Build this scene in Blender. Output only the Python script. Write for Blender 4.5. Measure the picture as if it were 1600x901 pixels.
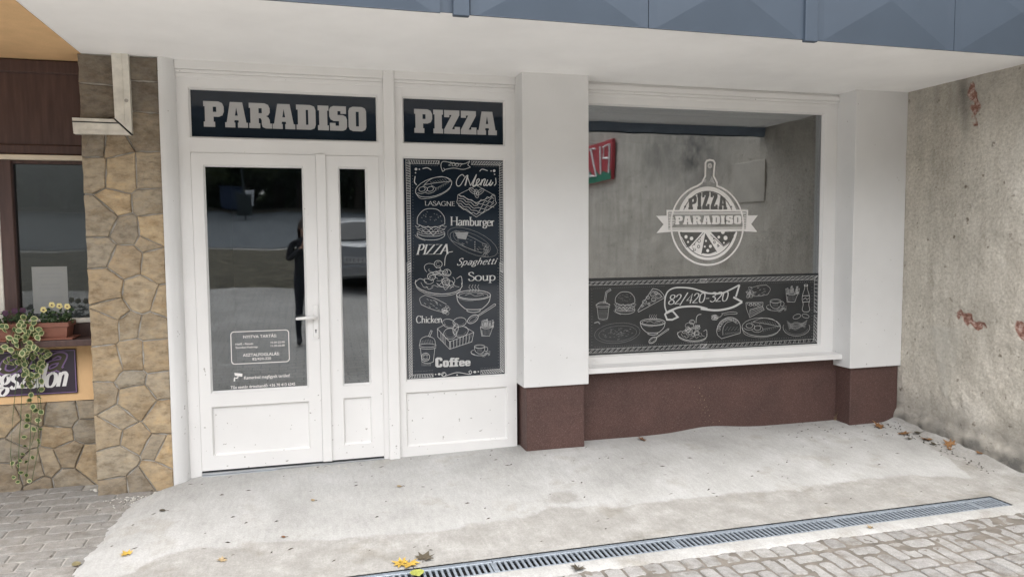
import bpy, bmesh, math, random
from mathutils import Vector, Matrix, noise
from mathutils.geometry import tessellate_polygon

S = bpy.context.scene
COL = S.collection
for o in list(bpy.data.objects):
    bpy.data.objects.remove(o)
rnd = random.Random(11)
R = math.radians

# ------------------------------------------------------------------ camera
cam_d = bpy.data.cameras.new("camera")
cam = bpy.data.objects.new("camera", cam_d)
COL.objects.link(cam)
cam_d.sensor_width = 36.0
cam_d.lens = 1150.0 / 1600.0 * 36.0
cam_d.clip_start = 0.01
cam_d.clip_end = 600.0
YAW, PITCH, ROLL = R(15.3), R(3.88), R(0.43)
fwd = Vector((math.sin(YAW) * math.cos(PITCH), math.cos(YAW) * math.cos(PITCH), -math.sin(PITCH)))
right0 = Vector((math.cos(YAW), -math.sin(YAW), 0))
down0 = fwd.cross(right0)
right = math.cos(ROLL) * right0 + math.sin(ROLL) * down0
down = math.cos(ROLL) * down0 - math.sin(ROLL) * right0
rot = Matrix((right, -down, -fwd)).transposed()
cam.matrix_world = Matrix.Translation((0, -5.05, 1.5)) @ rot.to_4x4()
S.camera = cam

# ------------------------------------------------------------------ sky, sun, exposure (overcast)
W = bpy.data.worlds.new("World")
S.world = W
W.use_nodes = True
wn = W.node_tree
wn.nodes.clear()
sky = wn.nodes.new("ShaderNodeTexSky")
sky.sky_type = 'NISHITA'
sky.sun_disc = False
SUN_EL, SUN_AZ = R(66), R(196)
sky.sun_elevation = SUN_EL
sky.sun_rotation = SUN_AZ
sky.air_density = 1.0
sky.dust_density = 4.0
hs = wn.nodes.new("ShaderNodeHueSaturation")
hs.inputs['Saturation'].default_value = 0.32
bg = wn.nodes.new("ShaderNodeBackground")
bg.inputs['Strength'].default_value = 0.15
wo = wn.nodes.new("ShaderNodeOutputWorld")
wn.links.new(sky.outputs[0], hs.inputs['Color'])
wn.links.new(hs.outputs[0], bg.inputs[0])
wn.links.new(bg.outputs[0], wo.inputs[0])

sun_d = bpy.data.lights.new("sun", 'SUN')
sun_d.energy = 0.9
sun_d.angle = R(100)
sun_d.color = (1.0, 0.98, 0.95)
sun = bpy.data.objects.new("sun", sun_d)
COL.objects.link(sun)
sdir = Vector((math.sin(SUN_AZ) * math.cos(SUN_EL), math.cos(SUN_AZ) * math.cos(SUN_EL), math.sin(SUN_EL)))
sun.rotation_euler = sdir.to_track_quat('Z', 'Y').to_euler()

S.view_settings.view_transform = 'Standard'
S.view_settings.look = 'None'
S.view_settings.exposure = 1.42
S.view_settings.gamma = 1.0
S.view_settings.use_curve_mapping = False

# ------------------------------------------------------------------ materials
def mat(name):
    m = bpy.data.materials.new(name)
    m.use_nodes = True
    nt = m.node_tree
    b = nt.nodes['Principled BSDF']
    return m, nt, b

def nd(nt, typ, **kw):
    n = nt.nodes.new(typ)
    for k, v in kw.items():
        if k in n.inputs:
            n.inputs[k].default_value = v
        else:
            setattr(n, k, v)
    return n

def coords(nt, scale=(1, 1, 1)):
    tc = nd(nt, 'ShaderNodeTexCoord')
    mp = nd(nt, 'ShaderNodeMapping')
    mp.inputs['Scale'].default_value = scale
    nt.links.new(tc.outputs['Object'], mp.inputs[0])
    return mp.outputs[0]

def noi(nt, vec, scale, detail=4, rough=.55):
    n = nd(nt, 'ShaderNodeTexNoise')
    n.inputs['Scale'].default_value = scale
    n.inputs['Detail'].default_value = detail
    n.inputs['Roughness'].default_value = rough
    nt.links.new(vec, n.inputs['Vector'])
    return n.outputs['Fac']

def ramp(nt, fac, stops):
    r = nd(nt, 'ShaderNodeValToRGB')
    e = r.color_ramp.elements
    e[0].position, e[0].color = stops[0][0], (*stops[0][1], 1)
    e[1].position, e[1].color = stops[-1][0], (*stops[-1][1], 1)
    for p, c in stops[1:-1]:
        q = e.new(p)
        q.color = (*c, 1)
    nt.links.new(fac, r.inputs[0])
    return r.outputs[0]

def mixc(nt, fac, a, b, mode='MIX'):
    m = nd(nt, 'ShaderNodeMix', data_type='RGBA', blend_type=mode)
    for i, v in ((0, fac), (6, a), (7, b)):
        if isinstance(v, (int, float)):
            m.inputs[i].default_value = v
        elif isinstance(v, tuple):
            m.inputs[i].default_value = (*v, 1)
        else:
            nt.links.new(v, m.inputs[i])
    return m.outputs[2]

def bump(nt, b, h, strength=.3, dist=.01):
    n = nd(nt, 'ShaderNodeBump')
    n.inputs['Strength'].default_value = strength
    n.inputs['Distance'].default_value = dist
    nt.links.new(h, n.inputs['Height'])
    nt.links.new(n.outputs[0], b.inputs['Normal'])

def plain(name, col, rough=.5, metal=0.0, spec=.5, var=.06, vscale=6, bscale=0, bstr=.2, bdist=.002, ior=None):
    """a colour with soft mottling and an optional fine relief"""
    m, nt, b = mat(name)
    v = coords(nt)
    n = noi(nt, v, vscale, 5, .6)
    lo = tuple(max(0, c * (1 - var * 2)) for c in col)
    hi = tuple(min(1, c * (1 + var)) for c in col)
    nt.links.new(ramp(nt, n, [(.25, lo), (.7, hi)]), b.inputs['Base Color'])
    b.inputs['Roughness'].default_value = rough
    b.inputs['Metallic'].default_value = metal
    b.inputs['Specular IOR Level'].default_value = spec
    if ior:
        b.inputs['IOR'].default_value = ior
    if bscale:
        bump(nt, b, noi(nt, v, bscale, 4, .6), bstr, bdist)
    return m

M = {}
M['soffit'] = plain('soffit_render', (.89, .885, .875), .9, var=.045, vscale=1.3, bscale=90, bstr=.2, bdist=.003, spec=.2)
def pvc_mat(name='white_pvc', lo=(.70, .69, .675), hi=(.75, .74, .725), z0=0.0, z1=.9, rough=.38, cut=.735):
    m, nt, b = mat(name)
    v = coords(nt)
    base = ramp(nt, noi(nt, v, 2.2, 4), [(.3, lo), (.7, hi)])
    # small dirt specks splashed up from the ground, thickest low down
    sp = noi(nt, v, 42, 1, .5)
    sx = nd(nt, 'ShaderNodeSeparateXYZ')
    tc = nd(nt, 'ShaderNodeTexCoord')
    nt.links.new(tc.outputs['Object'], sx.inputs[0])
    mr = nd(nt, 'ShaderNodeMapRange')
    mr.inputs['From Min'].default_value = z1
    mr.inputs['From Max'].default_value = z0
    mr.inputs['To Min'].default_value = .80
    mr.inputs['To Max'].default_value = cut
    nt.links.new(sx.outputs['Z'], mr.inputs['Value'])
    gt = nd(nt, 'ShaderNodeMath', operation='GREATER_THAN')
    nt.links.new(sp, gt.inputs[0])
    nt.links.new(mr.outputs[0], gt.inputs[1])
    mu = nd(nt, 'ShaderNodeMath', operation='MULTIPLY')
    mu.inputs[1].default_value = .65
    nt.links.new(gt.outputs[0], mu.inputs[0])
    nt.links.new(mixc(nt, mu.outputs[0], base, (.25, .23, .2)), b.inputs['Base Color'])
    b.inputs['Roughness'].default_value = rough
    if rough < .5:
        bump(nt, b, noi(nt, v, 30, 2), .04, .002)
    else:
        bump(nt, b, noi(nt, v, 150, 5, .7), .45, .004)
    return m
M['pvc'] = pvc_mat()
M['render'] = pvc_mat('white_render', (.645, .64, .63), (.70, .695, .685), .42, 1.1, .88, .745)
M['pvc_old'] = plain('old_white_plastic', (.66, .63, .56), .5, var=.12, vscale=14, bscale=60, bstr=.1)

def granulate():
    m, nt, b = mat('brown_stone_granulate')
    v = coords(nt)
    vo = nd(nt, 'ShaderNodeTexVoronoi')
    vo.inputs['Scale'].default_value = 330
    nt.links.new(v, vo.inputs['Vector'])
    sep = nd(nt, 'ShaderNodeSeparateColor')
    nt.links.new(vo.outputs['Color'], sep.inputs[0])
    c = ramp(nt, sep.outputs[0], [(0, (.062, .030, .025)), (.55, (.084, .043, .036)), (.9, (.112, .062, .053)), (1, (.17, .115, .10))])
    big = ramp(nt, noi(nt, v, 4, 4), [(.3, (.82, .82, .82)), (.7, (1.1, 1.08, 1.06))])
    nt.links.new(mixc(nt, 1.0, c, big, 'MULTIPLY'), b.inputs['Base Color'])
    b.inputs['Roughness'].default_value = .7
    bump(nt, b, vo.outputs['Distance'], .35, .003)
    return m
M['brown'] = granulate()

def stone_mat():
    m, nt, b = mat('sandstone')
    oi = nd(nt, 'ShaderNodeObjectInfo')
    v = coords(nt)
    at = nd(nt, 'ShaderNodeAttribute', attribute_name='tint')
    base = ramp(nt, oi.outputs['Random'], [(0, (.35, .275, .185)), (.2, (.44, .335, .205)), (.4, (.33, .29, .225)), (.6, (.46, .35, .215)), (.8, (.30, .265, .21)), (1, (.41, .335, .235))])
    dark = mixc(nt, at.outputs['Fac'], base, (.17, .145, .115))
    mv = nd(nt, 'ShaderNodeVectorMath', operation='MULTIPLY_ADD')
    mv.inputs[1].default_value = (1, 1, 1.8)
    nt.links.new(v, mv.inputs[0])
    rs = nd(nt, 'ShaderNodeVectorMath', operation='SCALE')
    rs.inputs[0].default_value = (13, 7, 29)
    nt.links.new(oi.outputs['Random'], rs.inputs['Scale'])
    nt.links.new(rs.outputs[0], mv.inputs[2])
    n1 = ramp(nt, noi(nt, mv.outputs[0], 18, 7, .68), [(.28, (.60, .58, .55)), (.5, (1, 1, 1)), (.75, (1.28, 1.25, 1.18))])
    c = mixc(nt, 1.0, dark, n1, 'MULTIPLY')
    vein = ramp(nt, noi(nt, mv.outputs[0], 6, 6, .7), [(.38, (.66, .58, .48)), (.52, (1, 1, 1)), (.66, (1.15, 1.05, .9))])
    nt.links.new(mixc(nt, .7, c, vein, 'MULTIPLY'), b.inputs['Base Color'])
    b.inputs['Roughness'].default_value = .85
    bump(nt, b, noi(nt, v, 45, 6, .7), .55, .008)
    return m
M['stone'] = stone_mat()
M['mortar'] = plain('stone_mortar', (.40, .375, .335), .95, var=.16, vscale=18, bscale=120, bstr=.5, bdist=.004, spec=.2)

def apron_mat():
    m, nt, b = mat('patched_concrete')
    v = coords(nt)
    at = nd(nt, 'ShaderNodeAttribute', attribute_name='stain')
    n = noi(nt, v, 7, 7, .7)
    n2 = noi(nt, v, 1.7, 5, .6)
    broom = noi(nt, coords(nt, (5, 1.2, 1)), 9, 5, .7)
    clean = ramp(nt, n2, [(.28, (.33, .327, .315)), (.48, (.405, .402, .39)), (.62, (.455, .453, .445)), (.75, (.54, .54, .535))])
    damp = ramp(nt, n, [(.25, (.245, .236, .219)), (.5, (.318, .309, .291)), (.72, (.405, .396, .379))])
    ad = nd(nt, 'ShaderNodeMath', operation='ADD')
    sc = nd(nt, 'ShaderNodeMath', operation='MULTIPLY_ADD')
    sc.inputs[1].default_value = 1.3
    sc.inputs[2].default_value = -.65
    nt.links.new(n, sc.inputs[0])
    nt.links.new(at.outputs['Fac'], ad.inputs[0])
    nt.links.new(sc.outputs[0], ad.inputs[1])
    edge = nd(nt, 'ShaderNodeMapRange')
    edge.inputs['From Min'].default_value = .38
    edge.inputs['From Max'].default_value = .62
    nt.links.new(ad.outputs[0], edge.inputs[0])
    c = mixc(nt, edge.outputs[0], clean, damp)
    br = ramp(nt, broom, [(.3, (.9, .9, .9)), (.7, (1.07, 1.07, 1.07))])
    c = mixc(nt, 1.0, c, br, 'MULTIPLY')
    fine = ramp(nt, noi(nt, v, 120, 3, .6), [(.3, (.86, .86, .85)), (.7, (1.08, 1.08, 1.08))])
    c = mixc(nt, 1.0, c, fine, 'MULTIPLY')
    # old mix showing through in darker blotches
    bl = ramp(nt, noi(nt, v, 3.3, 6, .62), [(.56, (1, 1, 1)), (.66, (.84, .82, .78))])
    nt.links.new(mixc(nt, .8, c, bl, 'MULTIPLY'), b.inputs['Base Color'])
    b.inputs['Roughness'].default_value = .9
    b.inputs['Specular IOR Level'].default_value = .25
    bump(nt, b, noi(nt, v, 22, 8, .65), .35, .012)
    return m
M['apron'] = apron_mat()
M['paver_l'] = None

def paver_mat(name, cols, patch):
    m, nt, b = mat(name)
    oi = nd(nt, 'ShaderNodeObjectInfo')
    v = coords(nt)
    base = ramp(nt, oi.outputs['Random'], cols)
    mx = nd(nt, 'ShaderNodeVectorMath', operation='ADD')
    nt.links.new(v, mx.inputs[0])
    nt.links.new(oi.outputs['Location'], mx.inputs[1])
    n = noi(nt, mx.outputs[0], 26, 6, .7)
    c = mixc(nt, 1.0, base, ramp(nt, n, [(.28, (.72, .71, .70)), (.7, (1.14, 1.14, 1.13))]), 'MULTIPLY')
    p = ramp(nt, noi(nt, mx.outputs[0], 9, 5, .65), [(.5, (1, 1, 1)), (.68, patch)])
    c = mixc(nt, 1.0, c, p, 'MULTIPLY')
    sp = ramp(nt, noi(nt, mx.outputs[0], 190, 2, .5), [(.3, (.8, .8, .8)), (.65, (1.08, 1.08, 1.08))])
    nt.links.new(mixc(nt, 1.0, c, sp, 'MULTIPLY'), b.inputs['Base Color'])
    b.inputs['Roughness'].default_value = .92
    bump(nt, b, noi(nt, mx.outputs[0], 90, 5, .7), .4, .005)
    return m
M['paver_l'] = paver_mat('grey_paver', [(0, (.25, .24, .225)), (.5, (.285, .272, .255)), (1, (.24, .235, .225))], (.78, .75, .72))
M['paver_r'] = paver_mat('pale_paver', [(0, (.275, .27, .262)), (.4, (.335, .33, .318)), (.75, (.31, .302, .293)), (1, (.255, .25, .242))], (.66, .62, .57))
M['bed_l'] = plain('pale_joint_sand', (.36, .345, .315), .95, var=.2, vscale=20, bscale=80, bstr=.5)
M['bed_r'] = plain('brown_grey_joint_mortar', (.165, .147, .126), .95, var=.22, vscale=9, bscale=60, bstr=.7, bdist=.01)

def sidewall_mat():
    m, nt, b = mat('weathered_rough_plaster')
    v = coords(nt)
    tc = nd(nt, 'ShaderNodeTexCoord')
    sx = nd(nt, 'ShaderNodeSeparateXYZ')
    nt.links.new(tc.outputs['Object'], sx.inputs[0])
    base = ramp(nt, noi(nt, v, 1.6, 7, .62), [(.28, (.44, .41, .355)), (.45, (.55, .515, .45)), (.6, (.62, .58, .51)), (.75, (.69, .655, .59))])
    st = ramp(nt, noi(nt, coords(nt, (1, 4, .5)), 2.2, 6, .65), [(.36, (.74, .72, .70)), (.55, (1, 1, 1))])
    c = mixc(nt, .5, base, st, 'MULTIPLY')
    fine = ramp(nt, noi(nt, v, 48, 4, .7), [(.3, (.72, .71, .69)), (.65, (1.1, 1.1, 1.1))])
    c = mixc(nt, 1.0, c, fine, 'MULTIPLY')
    pit = ramp(nt, noi(nt, v, 17, 3, .55), [(.26, (.42, .39, .36)), (.34, (1, 1, 1))])
    c = mixc(nt, 1.0, c, pit, 'MULTIPLY')
    # dirt at the foot, streaks, stains and a darker top, painted into vertices
    at = nd(nt, 'ShaderNodeAttribute', attribute_name='grime_tone')
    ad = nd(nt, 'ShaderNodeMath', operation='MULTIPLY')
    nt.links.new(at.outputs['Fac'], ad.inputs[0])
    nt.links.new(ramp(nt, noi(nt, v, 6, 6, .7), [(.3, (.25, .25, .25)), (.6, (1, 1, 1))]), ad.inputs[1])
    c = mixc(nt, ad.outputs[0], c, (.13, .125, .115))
    ap = nd(nt, 'ShaderNodeAttribute', attribute_name='pale')
    c = mixc(nt, ap.outputs['Fac'], c, (.47, .45, .40))
    ab = nd(nt, 'ShaderNodeAttribute', attribute_name='brick')
    th = nd(nt, 'ShaderNodeMapRange')
    th.inputs['From Min'].default_value = .42
    th.inputs['From Max'].default_value = .55
    nt.links.new(ab.outputs['Fac'], th.inputs[0])
    bc = ramp(nt, noi(nt, v, 34, 5, .7), [(.32, (.13, .06, .045)), (.5, (.29, .155, .12)), (.62, (.50, .38, .33))])
    nt.links.new(mixc(nt, th.outputs[0], c, bc), b.inputs['Base Color'])
    b.inputs['Roughness'].default_value = .95
    b.inputs['Specular IOR Level'].default_value = .2
    bump(nt, b, noi(nt, v, 38, 8, .72), .75, .018)
    return m
M['sidewall'] = sidewall_mat()
M['fascia'] = plain('blue_grey_sheet_metal', (.056, .076, .104), .5, metal=.1, var=.04, vscale=3)
M['fascia_back_light'] = plain('lightened_fascia_back_blue', (.24, .29, .36), .6, var=.1)  # lighter than the fascia: reflected light put into the colour
M['orange'] = plain('orange_stucco', (.70, .46, .245), .9, var=.07, vscale=4, bscale=70, bstr=.4, bdist=.004, spec=.2)
def wood_mat():
    m, nt, b = mat('dark_stained_wood')
    n = noi(nt, coords(nt, (14, 14, 1.2)), 3, 5, .6)
    nt.links.new(ramp(nt, n, [(.3, (.042, .020, .016)), (.7, (.078, .040, .033))]), b.inputs['Base Color'])
    b.inputs['Roughness'].default_value = .5
    bump(nt, b, n, .1, .002)
    return m
M['wood'] = wood_mat()
M['cream'] = plain('cream_strip', (.62, .55, .44), .6)
M['terracotta'] = plain('terracotta_plastic', (.19, .072, .045), .55, var=.12, vscale=9)
M['soil'] = plain('soil', (.05, .035, .025), 1.0, var=.3, vscale=30, bscale=60, bstr=.8, bdist=.01)
M['steel'] = plain('galvanised_steel', (.30, .34, .385), .42, metal=.35, var=.12, vscale=25)
M['black'] = plain('black_void', (.012, .012, .013), .9)
M['rubber'] = plain('black_rubber', (.02, .02, .022), .6)
M['alu'] = plain('aluminium', (.5, .52, .54), .35, metal=.8)
M['film'] = plain('dark_vinyl_film', (.011, .017, .026), .06, var=.08, ior=1.5)
M['banner'] = plain('black_chalkboard_film', (.017, .020, .023), .06, var=.08, ior=1.55)
M['print_w'] = plain('white_print', (.50, .498, .49), .5, var=.03)
M['print_g'] = plain('faint_chalk_print', (.26, .265, .265), .5, var=.1, vscale=60)
M['letter_g'] = plain('silver_grey_vinyl', (.38, .375, .37), .5, var=.03)
M['vinyl_w'] = plain('white_vinyl', (.72, .70, .68), .5, var=.02)
M['vinyl_k'] = plain('dark_vinyl', (.035, .038, .04), .05, ior=1.9)
M['purple'] = plain('purple_sign_face', (.02, .010, .024), .35, var=.05)
M['violet_p'] = plain('violet_print', (.20, .12, .26), .5)
M['olive_p'] = plain('olive_print', (.05, .042, .02), .5)
M['paper'] = plain('paper', (.26, .265, .255), .8, var=.04)
M['paper_ink'] = plain('faded_ink', (.25, .255, .25), .8)
M['red_p'] = plain('red_sign_paint', (.42, .05, .06), .45)
M['green_p'] = plain('green_sign_paint', (.03, .20, .12), .45)

def glass_mat(name, refl, tint, rough=.014):
    """double-glazed pane: a mirror part over a tinted see-through part"""
    m = bpy.data.materials.new(name)
    m.use_nodes = True
    nt = m.node_tree
    nt.nodes.clear()
    out = nd(nt, 'ShaderNodeOutputMaterial')
    gl = nd(nt, 'ShaderNodeBsdfGlossy')
    gl.inputs['Roughness'].default_value = rough
    gl.inputs['Color'].default_value = (.96, .98, 1, 1)
    tr = nd(nt, 'ShaderNodeBsdfTransparent')
    tr.inputs['Color'].default_value = (*tint, 1)
    fr = nd(nt, 'ShaderNodeFresnel')
    fr.inputs['IOR'].default_value = 1.45
    ad = nd(nt, 'ShaderNodeMath', operation='ADD')
    ad.inputs[1].default_value = refl
    ad.use_clamp = True
    nt.links.new(fr.outputs[0], ad.inputs[0])
    # slow wave in the pane
    tc = nd(nt, 'ShaderNodeTexCoord')
    n = noi(nt, tc.outputs['Object'], 1.6, 2)
    bp = nd(nt, 'ShaderNodeBump')
    bp.inputs['Strength'].default_value = .012
    bp.inputs['Distance'].default_value = .1
    nt.links.new(n, bp.inputs['Height'])
    nt.links.new(bp.outputs[0], gl.inputs['Normal'])
    mx = nd(nt, 'ShaderNodeMixShader')
    nt.links.new(ad.outputs[0], mx.inputs[0])
    nt.links.new(tr.outputs[0], mx.inputs[1])
    nt.links.new(gl.outputs[0], mx.inputs[2])
    nt.links.new(mx.outputs[0], out.inputs[0])
    return m
M['glass'] = glass_mat('door_glass', .075, (.78, .82, .84), .018)
M['glass_n'] = glass_mat('salon_glass', .02, (.55, .58, .58))
M['glass_w'] = glass_mat('shop_window_glass', .21, (.6, .63, .64))
M['inner'] = plain('interior_wall', (.27, .28, .285), .9)
M['inner_dark'] = plain('interior_floor', (.14, .14, .14), .7)

def leaf_mat(name, a, b_, rough=.6):
    m, nt, b = mat(name)
    oi = nd(nt, 'ShaderNodeObjectInfo')
    v = coords(nt)
    c = mixc(nt, oi.outputs['Random'], a, b_)
    n = ramp(nt, noi(nt, v, 60, 3), [(.3, (.75, .75, .75)), (.7, (1.15, 1.15, 1.15))])
    nt.links.new(mixc(nt, 1.0, c, n, 'MULTIPLY'), b.inputs['Base Color'])
    b.inputs['Roughness'].default_value = rough
    return m
M['ivy_g'] = leaf_mat('ivy_green', (.055, .095, .03), (.10, .15, .045))
M['ivy_c'] = leaf_mat('ivy_cream_edge', (.36, .37, .16), (.48, .47, .26))
M['leaf_brown'] = leaf_mat('dry_brown_leaf', (.16, .07, .025), (.25, .13, .05))
M['leaf_dark'] = leaf_mat('old_dark_leaf', (.06, .05, .035), (.10, .08, .05))
M['leaf_yellow'] = leaf_mat('yellow_leaf', (.42, .27, .04), (.50, .33, .06))
M['leaf_olive'] = leaf_mat('olive_leaf', (.20, .17, .09), (.25, .22, .10))
M['leaf_green'] = leaf_mat('yellow_green_leaf', (.27, .29, .05), (.32, .34, .07))
M['leaf_tan'] = leaf_mat('tan_leaf', (.30, .22, .12), (.36, .27, .15))
M['twig'] = plain('twig', (.05, .035, .025), .9, var=.3)
M['grit'] = plain('pale_grit', (.55, .53, .48), .9)
M['foliage'] = leaf_mat('flower_foliage', (.03, .06, .02), (.05, .085, .03))
M['petal_y'] = plain('yellow_petal', (.60, .51, .22), .7)
M['petal_v'] = plain('violet_petal', (.05, .014, .04), .7)
M['petal_k'] = plain('dark_petal_eye', (.06, .02, .04), .7)
M['tree_leaf'] = leaf_mat('tree_foliage', (.095, .15, .06), (.17, .19, .08))
def translucent(m, w):
    nt = m.node_tree
    b = nt.nodes['Principled BSDF']
    t = nd(nt, 'ShaderNodeBsdfTranslucent')
    src = b.inputs['Base Color'].links[0].from_socket
    nt.links.new(src, t.inputs['Color'])
    mx = nd(nt, 'ShaderNodeMixShader')
    mx.inputs[0].default_value = w
    nt.links.new(b.outputs[0], mx.inputs[1])
    nt.links.new(t.outputs[0], mx.inputs[2])
    nt.links.new(mx.outputs[0], nt.nodes['Material Output'].inputs[0])
translucent(M['tree_leaf'], .5)
M['bark'] = plain('bark', (.09, .07, .05), .95, var=.3, vscale=10, bscale=20, bstr=.8, bdist=.02)
M['asphalt'] = plain('road_asphalt', (.11, .125, .135), .9, var=.1, vscale=2)
M['lawn'] = plain('leaf_strewn_lawn', (.14, .125, .085), 1.0, var=.45, vscale=5, bscale=30, bstr=1, bdist=.05)

def ground_mat():
    m, nt, b = mat('block_paving')
    v = coords(nt)
    br = nd(nt, 'ShaderNodeTexBrick')
    br.inputs['Scale'].default_value = 1.0
    br.inputs['Brick Width'].default_value = .205
    br.inputs['Row Height'].default_value = .107
    br.inputs['Mortar Size'].default_value = .006
    br.inputs['Color1'].default_value = (.46, .45, .42, 1)
    br.inputs['Color2'].default_value = (.54, .525, .495, 1)
    br.inputs['Mortar'].default_value = (.17, .15, .13, 1)
    nt.links.new(v, br.inputs['Vector'])
    n = ramp(nt, noi(nt, v, 1.2, 6, .65), [(.3, (.7, .69, .68)), (.7, (1.1, 1.1, 1.1))])
    nt.links.new(mixc(nt, 1.0, br.outputs[0], n, 'MULTIPLY'), b.inputs['Base Color'])
    b.inputs['Roughness'].default_value = .95
    bump(nt, b, br.outputs['Fac'], -.3, .004)
    return m
M['ground'] = ground_mat()
M['car'] = plain('silver_car_paint', (.42, .43, .44), .3, metal=.5, var=.02)
M['car_glass'] = plain('car_glass', (.015, .017, .02), .05, ior=1.6)
M['plate'] = plain('number_plate', (.7, .7, .7), .5)
M['ink'] = plain('black_ink', (.02, .02, .02), .6)
M['tail'] = plain('tail_lamp_red', (.35, .02, .02), .2)
M['skin'] = plain('skin', (.48, .28, .20), .55, var=.05)
M['jacket'] = plain('dark_jacket', (.018, .02, .026), .85, var=.2, vscale=20)
M['jeans'] = plain('dark_trousers', (.02, .024, .035), .9, var=.2, vscale=20)
M['shoe'] = plain('dark_shoe', (.02, .018, .016), .6)
M['hair'] = plain('brown_hair', (.035, .02, .012), .6, var=.3, vscale=40)
M['eye'] = plain('eye', (.5, .5, .5), .2)
M['lip'] = plain('lip', (.34, .12, .10), .5)
M['bin'] = plain('dark_green_bin', (.02, .03, .03), .6)
M['sign_w'] = plain('white_board', (.75, .75, .75), .5)
M['blue_c'] = plain('blue_container', (.022, .045, .10), .5)
M['beige'] = plain('beige_board', (.47, .435, .375), .8, var=.08, vscale=5)

# ------------------------------------------------------------------ builders
WP = {}                                                   # world position of each object built

class MB:
    """collects geometry in world coordinates, links it as one mesh object"""
    def __init__(s):
        s.v, s.f, s.mi = [], [], []
    def box(s, x0, x1, y0, y1, z0, z1, mi=0):
        n = len(s.v)
        s.v += [(x, y, z) for z in (z0, z1) for y in (y0, y1) for x in (x0, x1)]
        for q in ((0, 2, 3, 1), (4, 5, 7, 6), (0, 1, 5, 4), (2, 6, 7, 3), (0, 4, 6, 2), (1, 3, 7, 5)):
            s.f.append(tuple(n + i for i in q)); s.mi.append(mi)
    def face(s, pts, mi=0):
        n = len(s.v)
        s.v += [tuple(p) for p in pts]
        s.f.append(tuple(range(n, n + len(pts)))); s.mi.append(mi)
    def frame(s, x0, x1, z0, z1, l, r, b, t, y0, y1):
        s.box(x0, x0 + l, y0, y1, z0, z1)
        s.box(x1 - r, x1, y0, y1, z0, z1)
        s.box(x0 + l, x1 - r, y0, y1, z0, z0 + b)
        s.box(x0 + l, x1 - r, y0, y1, z1 - t, z1)
    def bead(s, x0, x1, z0, z1, w, y0, y1, mi=0):
        """sloping glazing bead round an opening, from y0 at the outer edge to y1 at the inner edge"""
        a = [(x0, y0, z0), (x1, y0, z0), (x1, y0, z1), (x0, y0, z1)]
        c = [(x0 + w, y1, z0 + w), (x1 - w, y1, z0 + w), (x1 - w, y1, z1 - w), (x0 + w, y1, z1 - w)]
        for i in range(4):
            j = (i + 1) % 4
            s.face([a[i], a[j], c[j], c[i]], mi)
    def tube(s, pts, rads, n=8, mi=0, cap=True):
        pts = [Vector(p) for p in pts]
        rings = []
        for i, p in enumerate(pts):
            d = (pts[min(i + 1, len(pts) - 1)] - pts[max(i - 1, 0)]).normalized()
            u = d.orthogonal().normalized() if abs(d.z) > .99 else d.cross(Vector((0, 0, 1))).normalized()
            w = d.cross(u)
            r = rads[i] if isinstance(rads, (list, tuple)) else rads
            k = len(s.v)
            s.v += [tuple(p + (u * math.cos(2 * math.pi * j / n) + w * math.sin(2 * math.pi * j / n)) * r) for j in range(n)]
            rings.append(k)
        for a, b in zip(rings, rings[1:]):
            for j in range(n):
                s.f.append((a + j, a + (j + 1) % n, b + (j + 1) % n, b + j)); s.mi.append(mi)
        if cap:
            s.f.append(tuple(rings[0] + j for j in range(n))[::-1]); s.mi.append(mi)
            s.f.append(tuple(rings[-1] + j for j in range(n))); s.mi.append(mi)
    def ball(s, c, r, n=8, m=6, mi=0):
        rx, ry, rz = r if isinstance(r, (tuple, list)) else (r, r, r)
        k = len(s.v)
        for i in range(1, m):
            t = math.pi * i / m
            s.v += [(c[0] + rx * math.sin(t) * math.cos(2 * math.pi * j / n), c[1] + ry * math.sin(t) * math.sin(2 * math.pi * j / n), c[2] + rz * math.cos(t)) for j in range(n)]
        s.v += [(c[0], c[1], c[2] + rz), (c[0], c[1], c[2] - rz)]
        top, bot = len(s.v) - 2, len(s.v) - 1
        for i in range(m - 2):
            for j in range(n):
                a = k + i * n
                s.f.append((a + j, a + n + j, a + n + (j + 1) % n, a + (j + 1) % n)); s.mi.append(mi)
        for j in range(n):
            s.f.append((top, k + j, k + (j + 1) % n)); s.mi.append(mi)
            e = k + (m - 2) * n
            s.f.append((bot, e + (j + 1) % n, e + j)); s.mi.append(mi)
    def build(s, name, mats, parent=None, bevel=0, seg=1, smooth=False, at=None, recalc=True):
        org = Vector(at) if at is not None else (WP[parent.name] if parent is not None else Vector((0, 0, 0)))
        me = bpy.data.meshes.new(name)
        me.from_pydata([(a - org.x, b - org.y, c - org.z) for a, b, c in s.v], [], s.f)
        for m in (mats if isinstance(mats, (list, tuple)) else [mats]):
            me.materials.append(m)
        me.polygons.foreach_set('material_index', s.mi)
        if bevel or recalc:
            bm = bmesh.new()
            bm.from_mesh(me)
            if recalc:
                bmesh.ops.recalc_face_normals(bm, faces=bm.faces)
            if bevel:
                bmesh.ops.bevel(bm, geom=[e for e in bm.edges if len(e.link_faces) == 2 and e.calc_face_angle(0) > .5], offset=bevel, segments=seg, profile=.6, affect='EDGES', clamp_overlap=True)
            bm.to_mesh(me)
            bm.free()
        if smooth:
            me.polygons.foreach_set('use_smooth', [True] * len(me.polygons))
        me.update()
        o = bpy.data.objects.new(name, me)
        COL.objects.link(o)
        if parent is not None:
            o.parent = parent
            o.location = org - WP[parent.name]
        else:
            o.location = org
        WP[o.name] = org
        return o

def tag(o, label=None, cat=None, group=None, kind=None):
    for k, v in (('label', label), ('category', cat), ('group', group), ('kind', kind)):
        if v:
            o[k] = v
    return o

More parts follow.
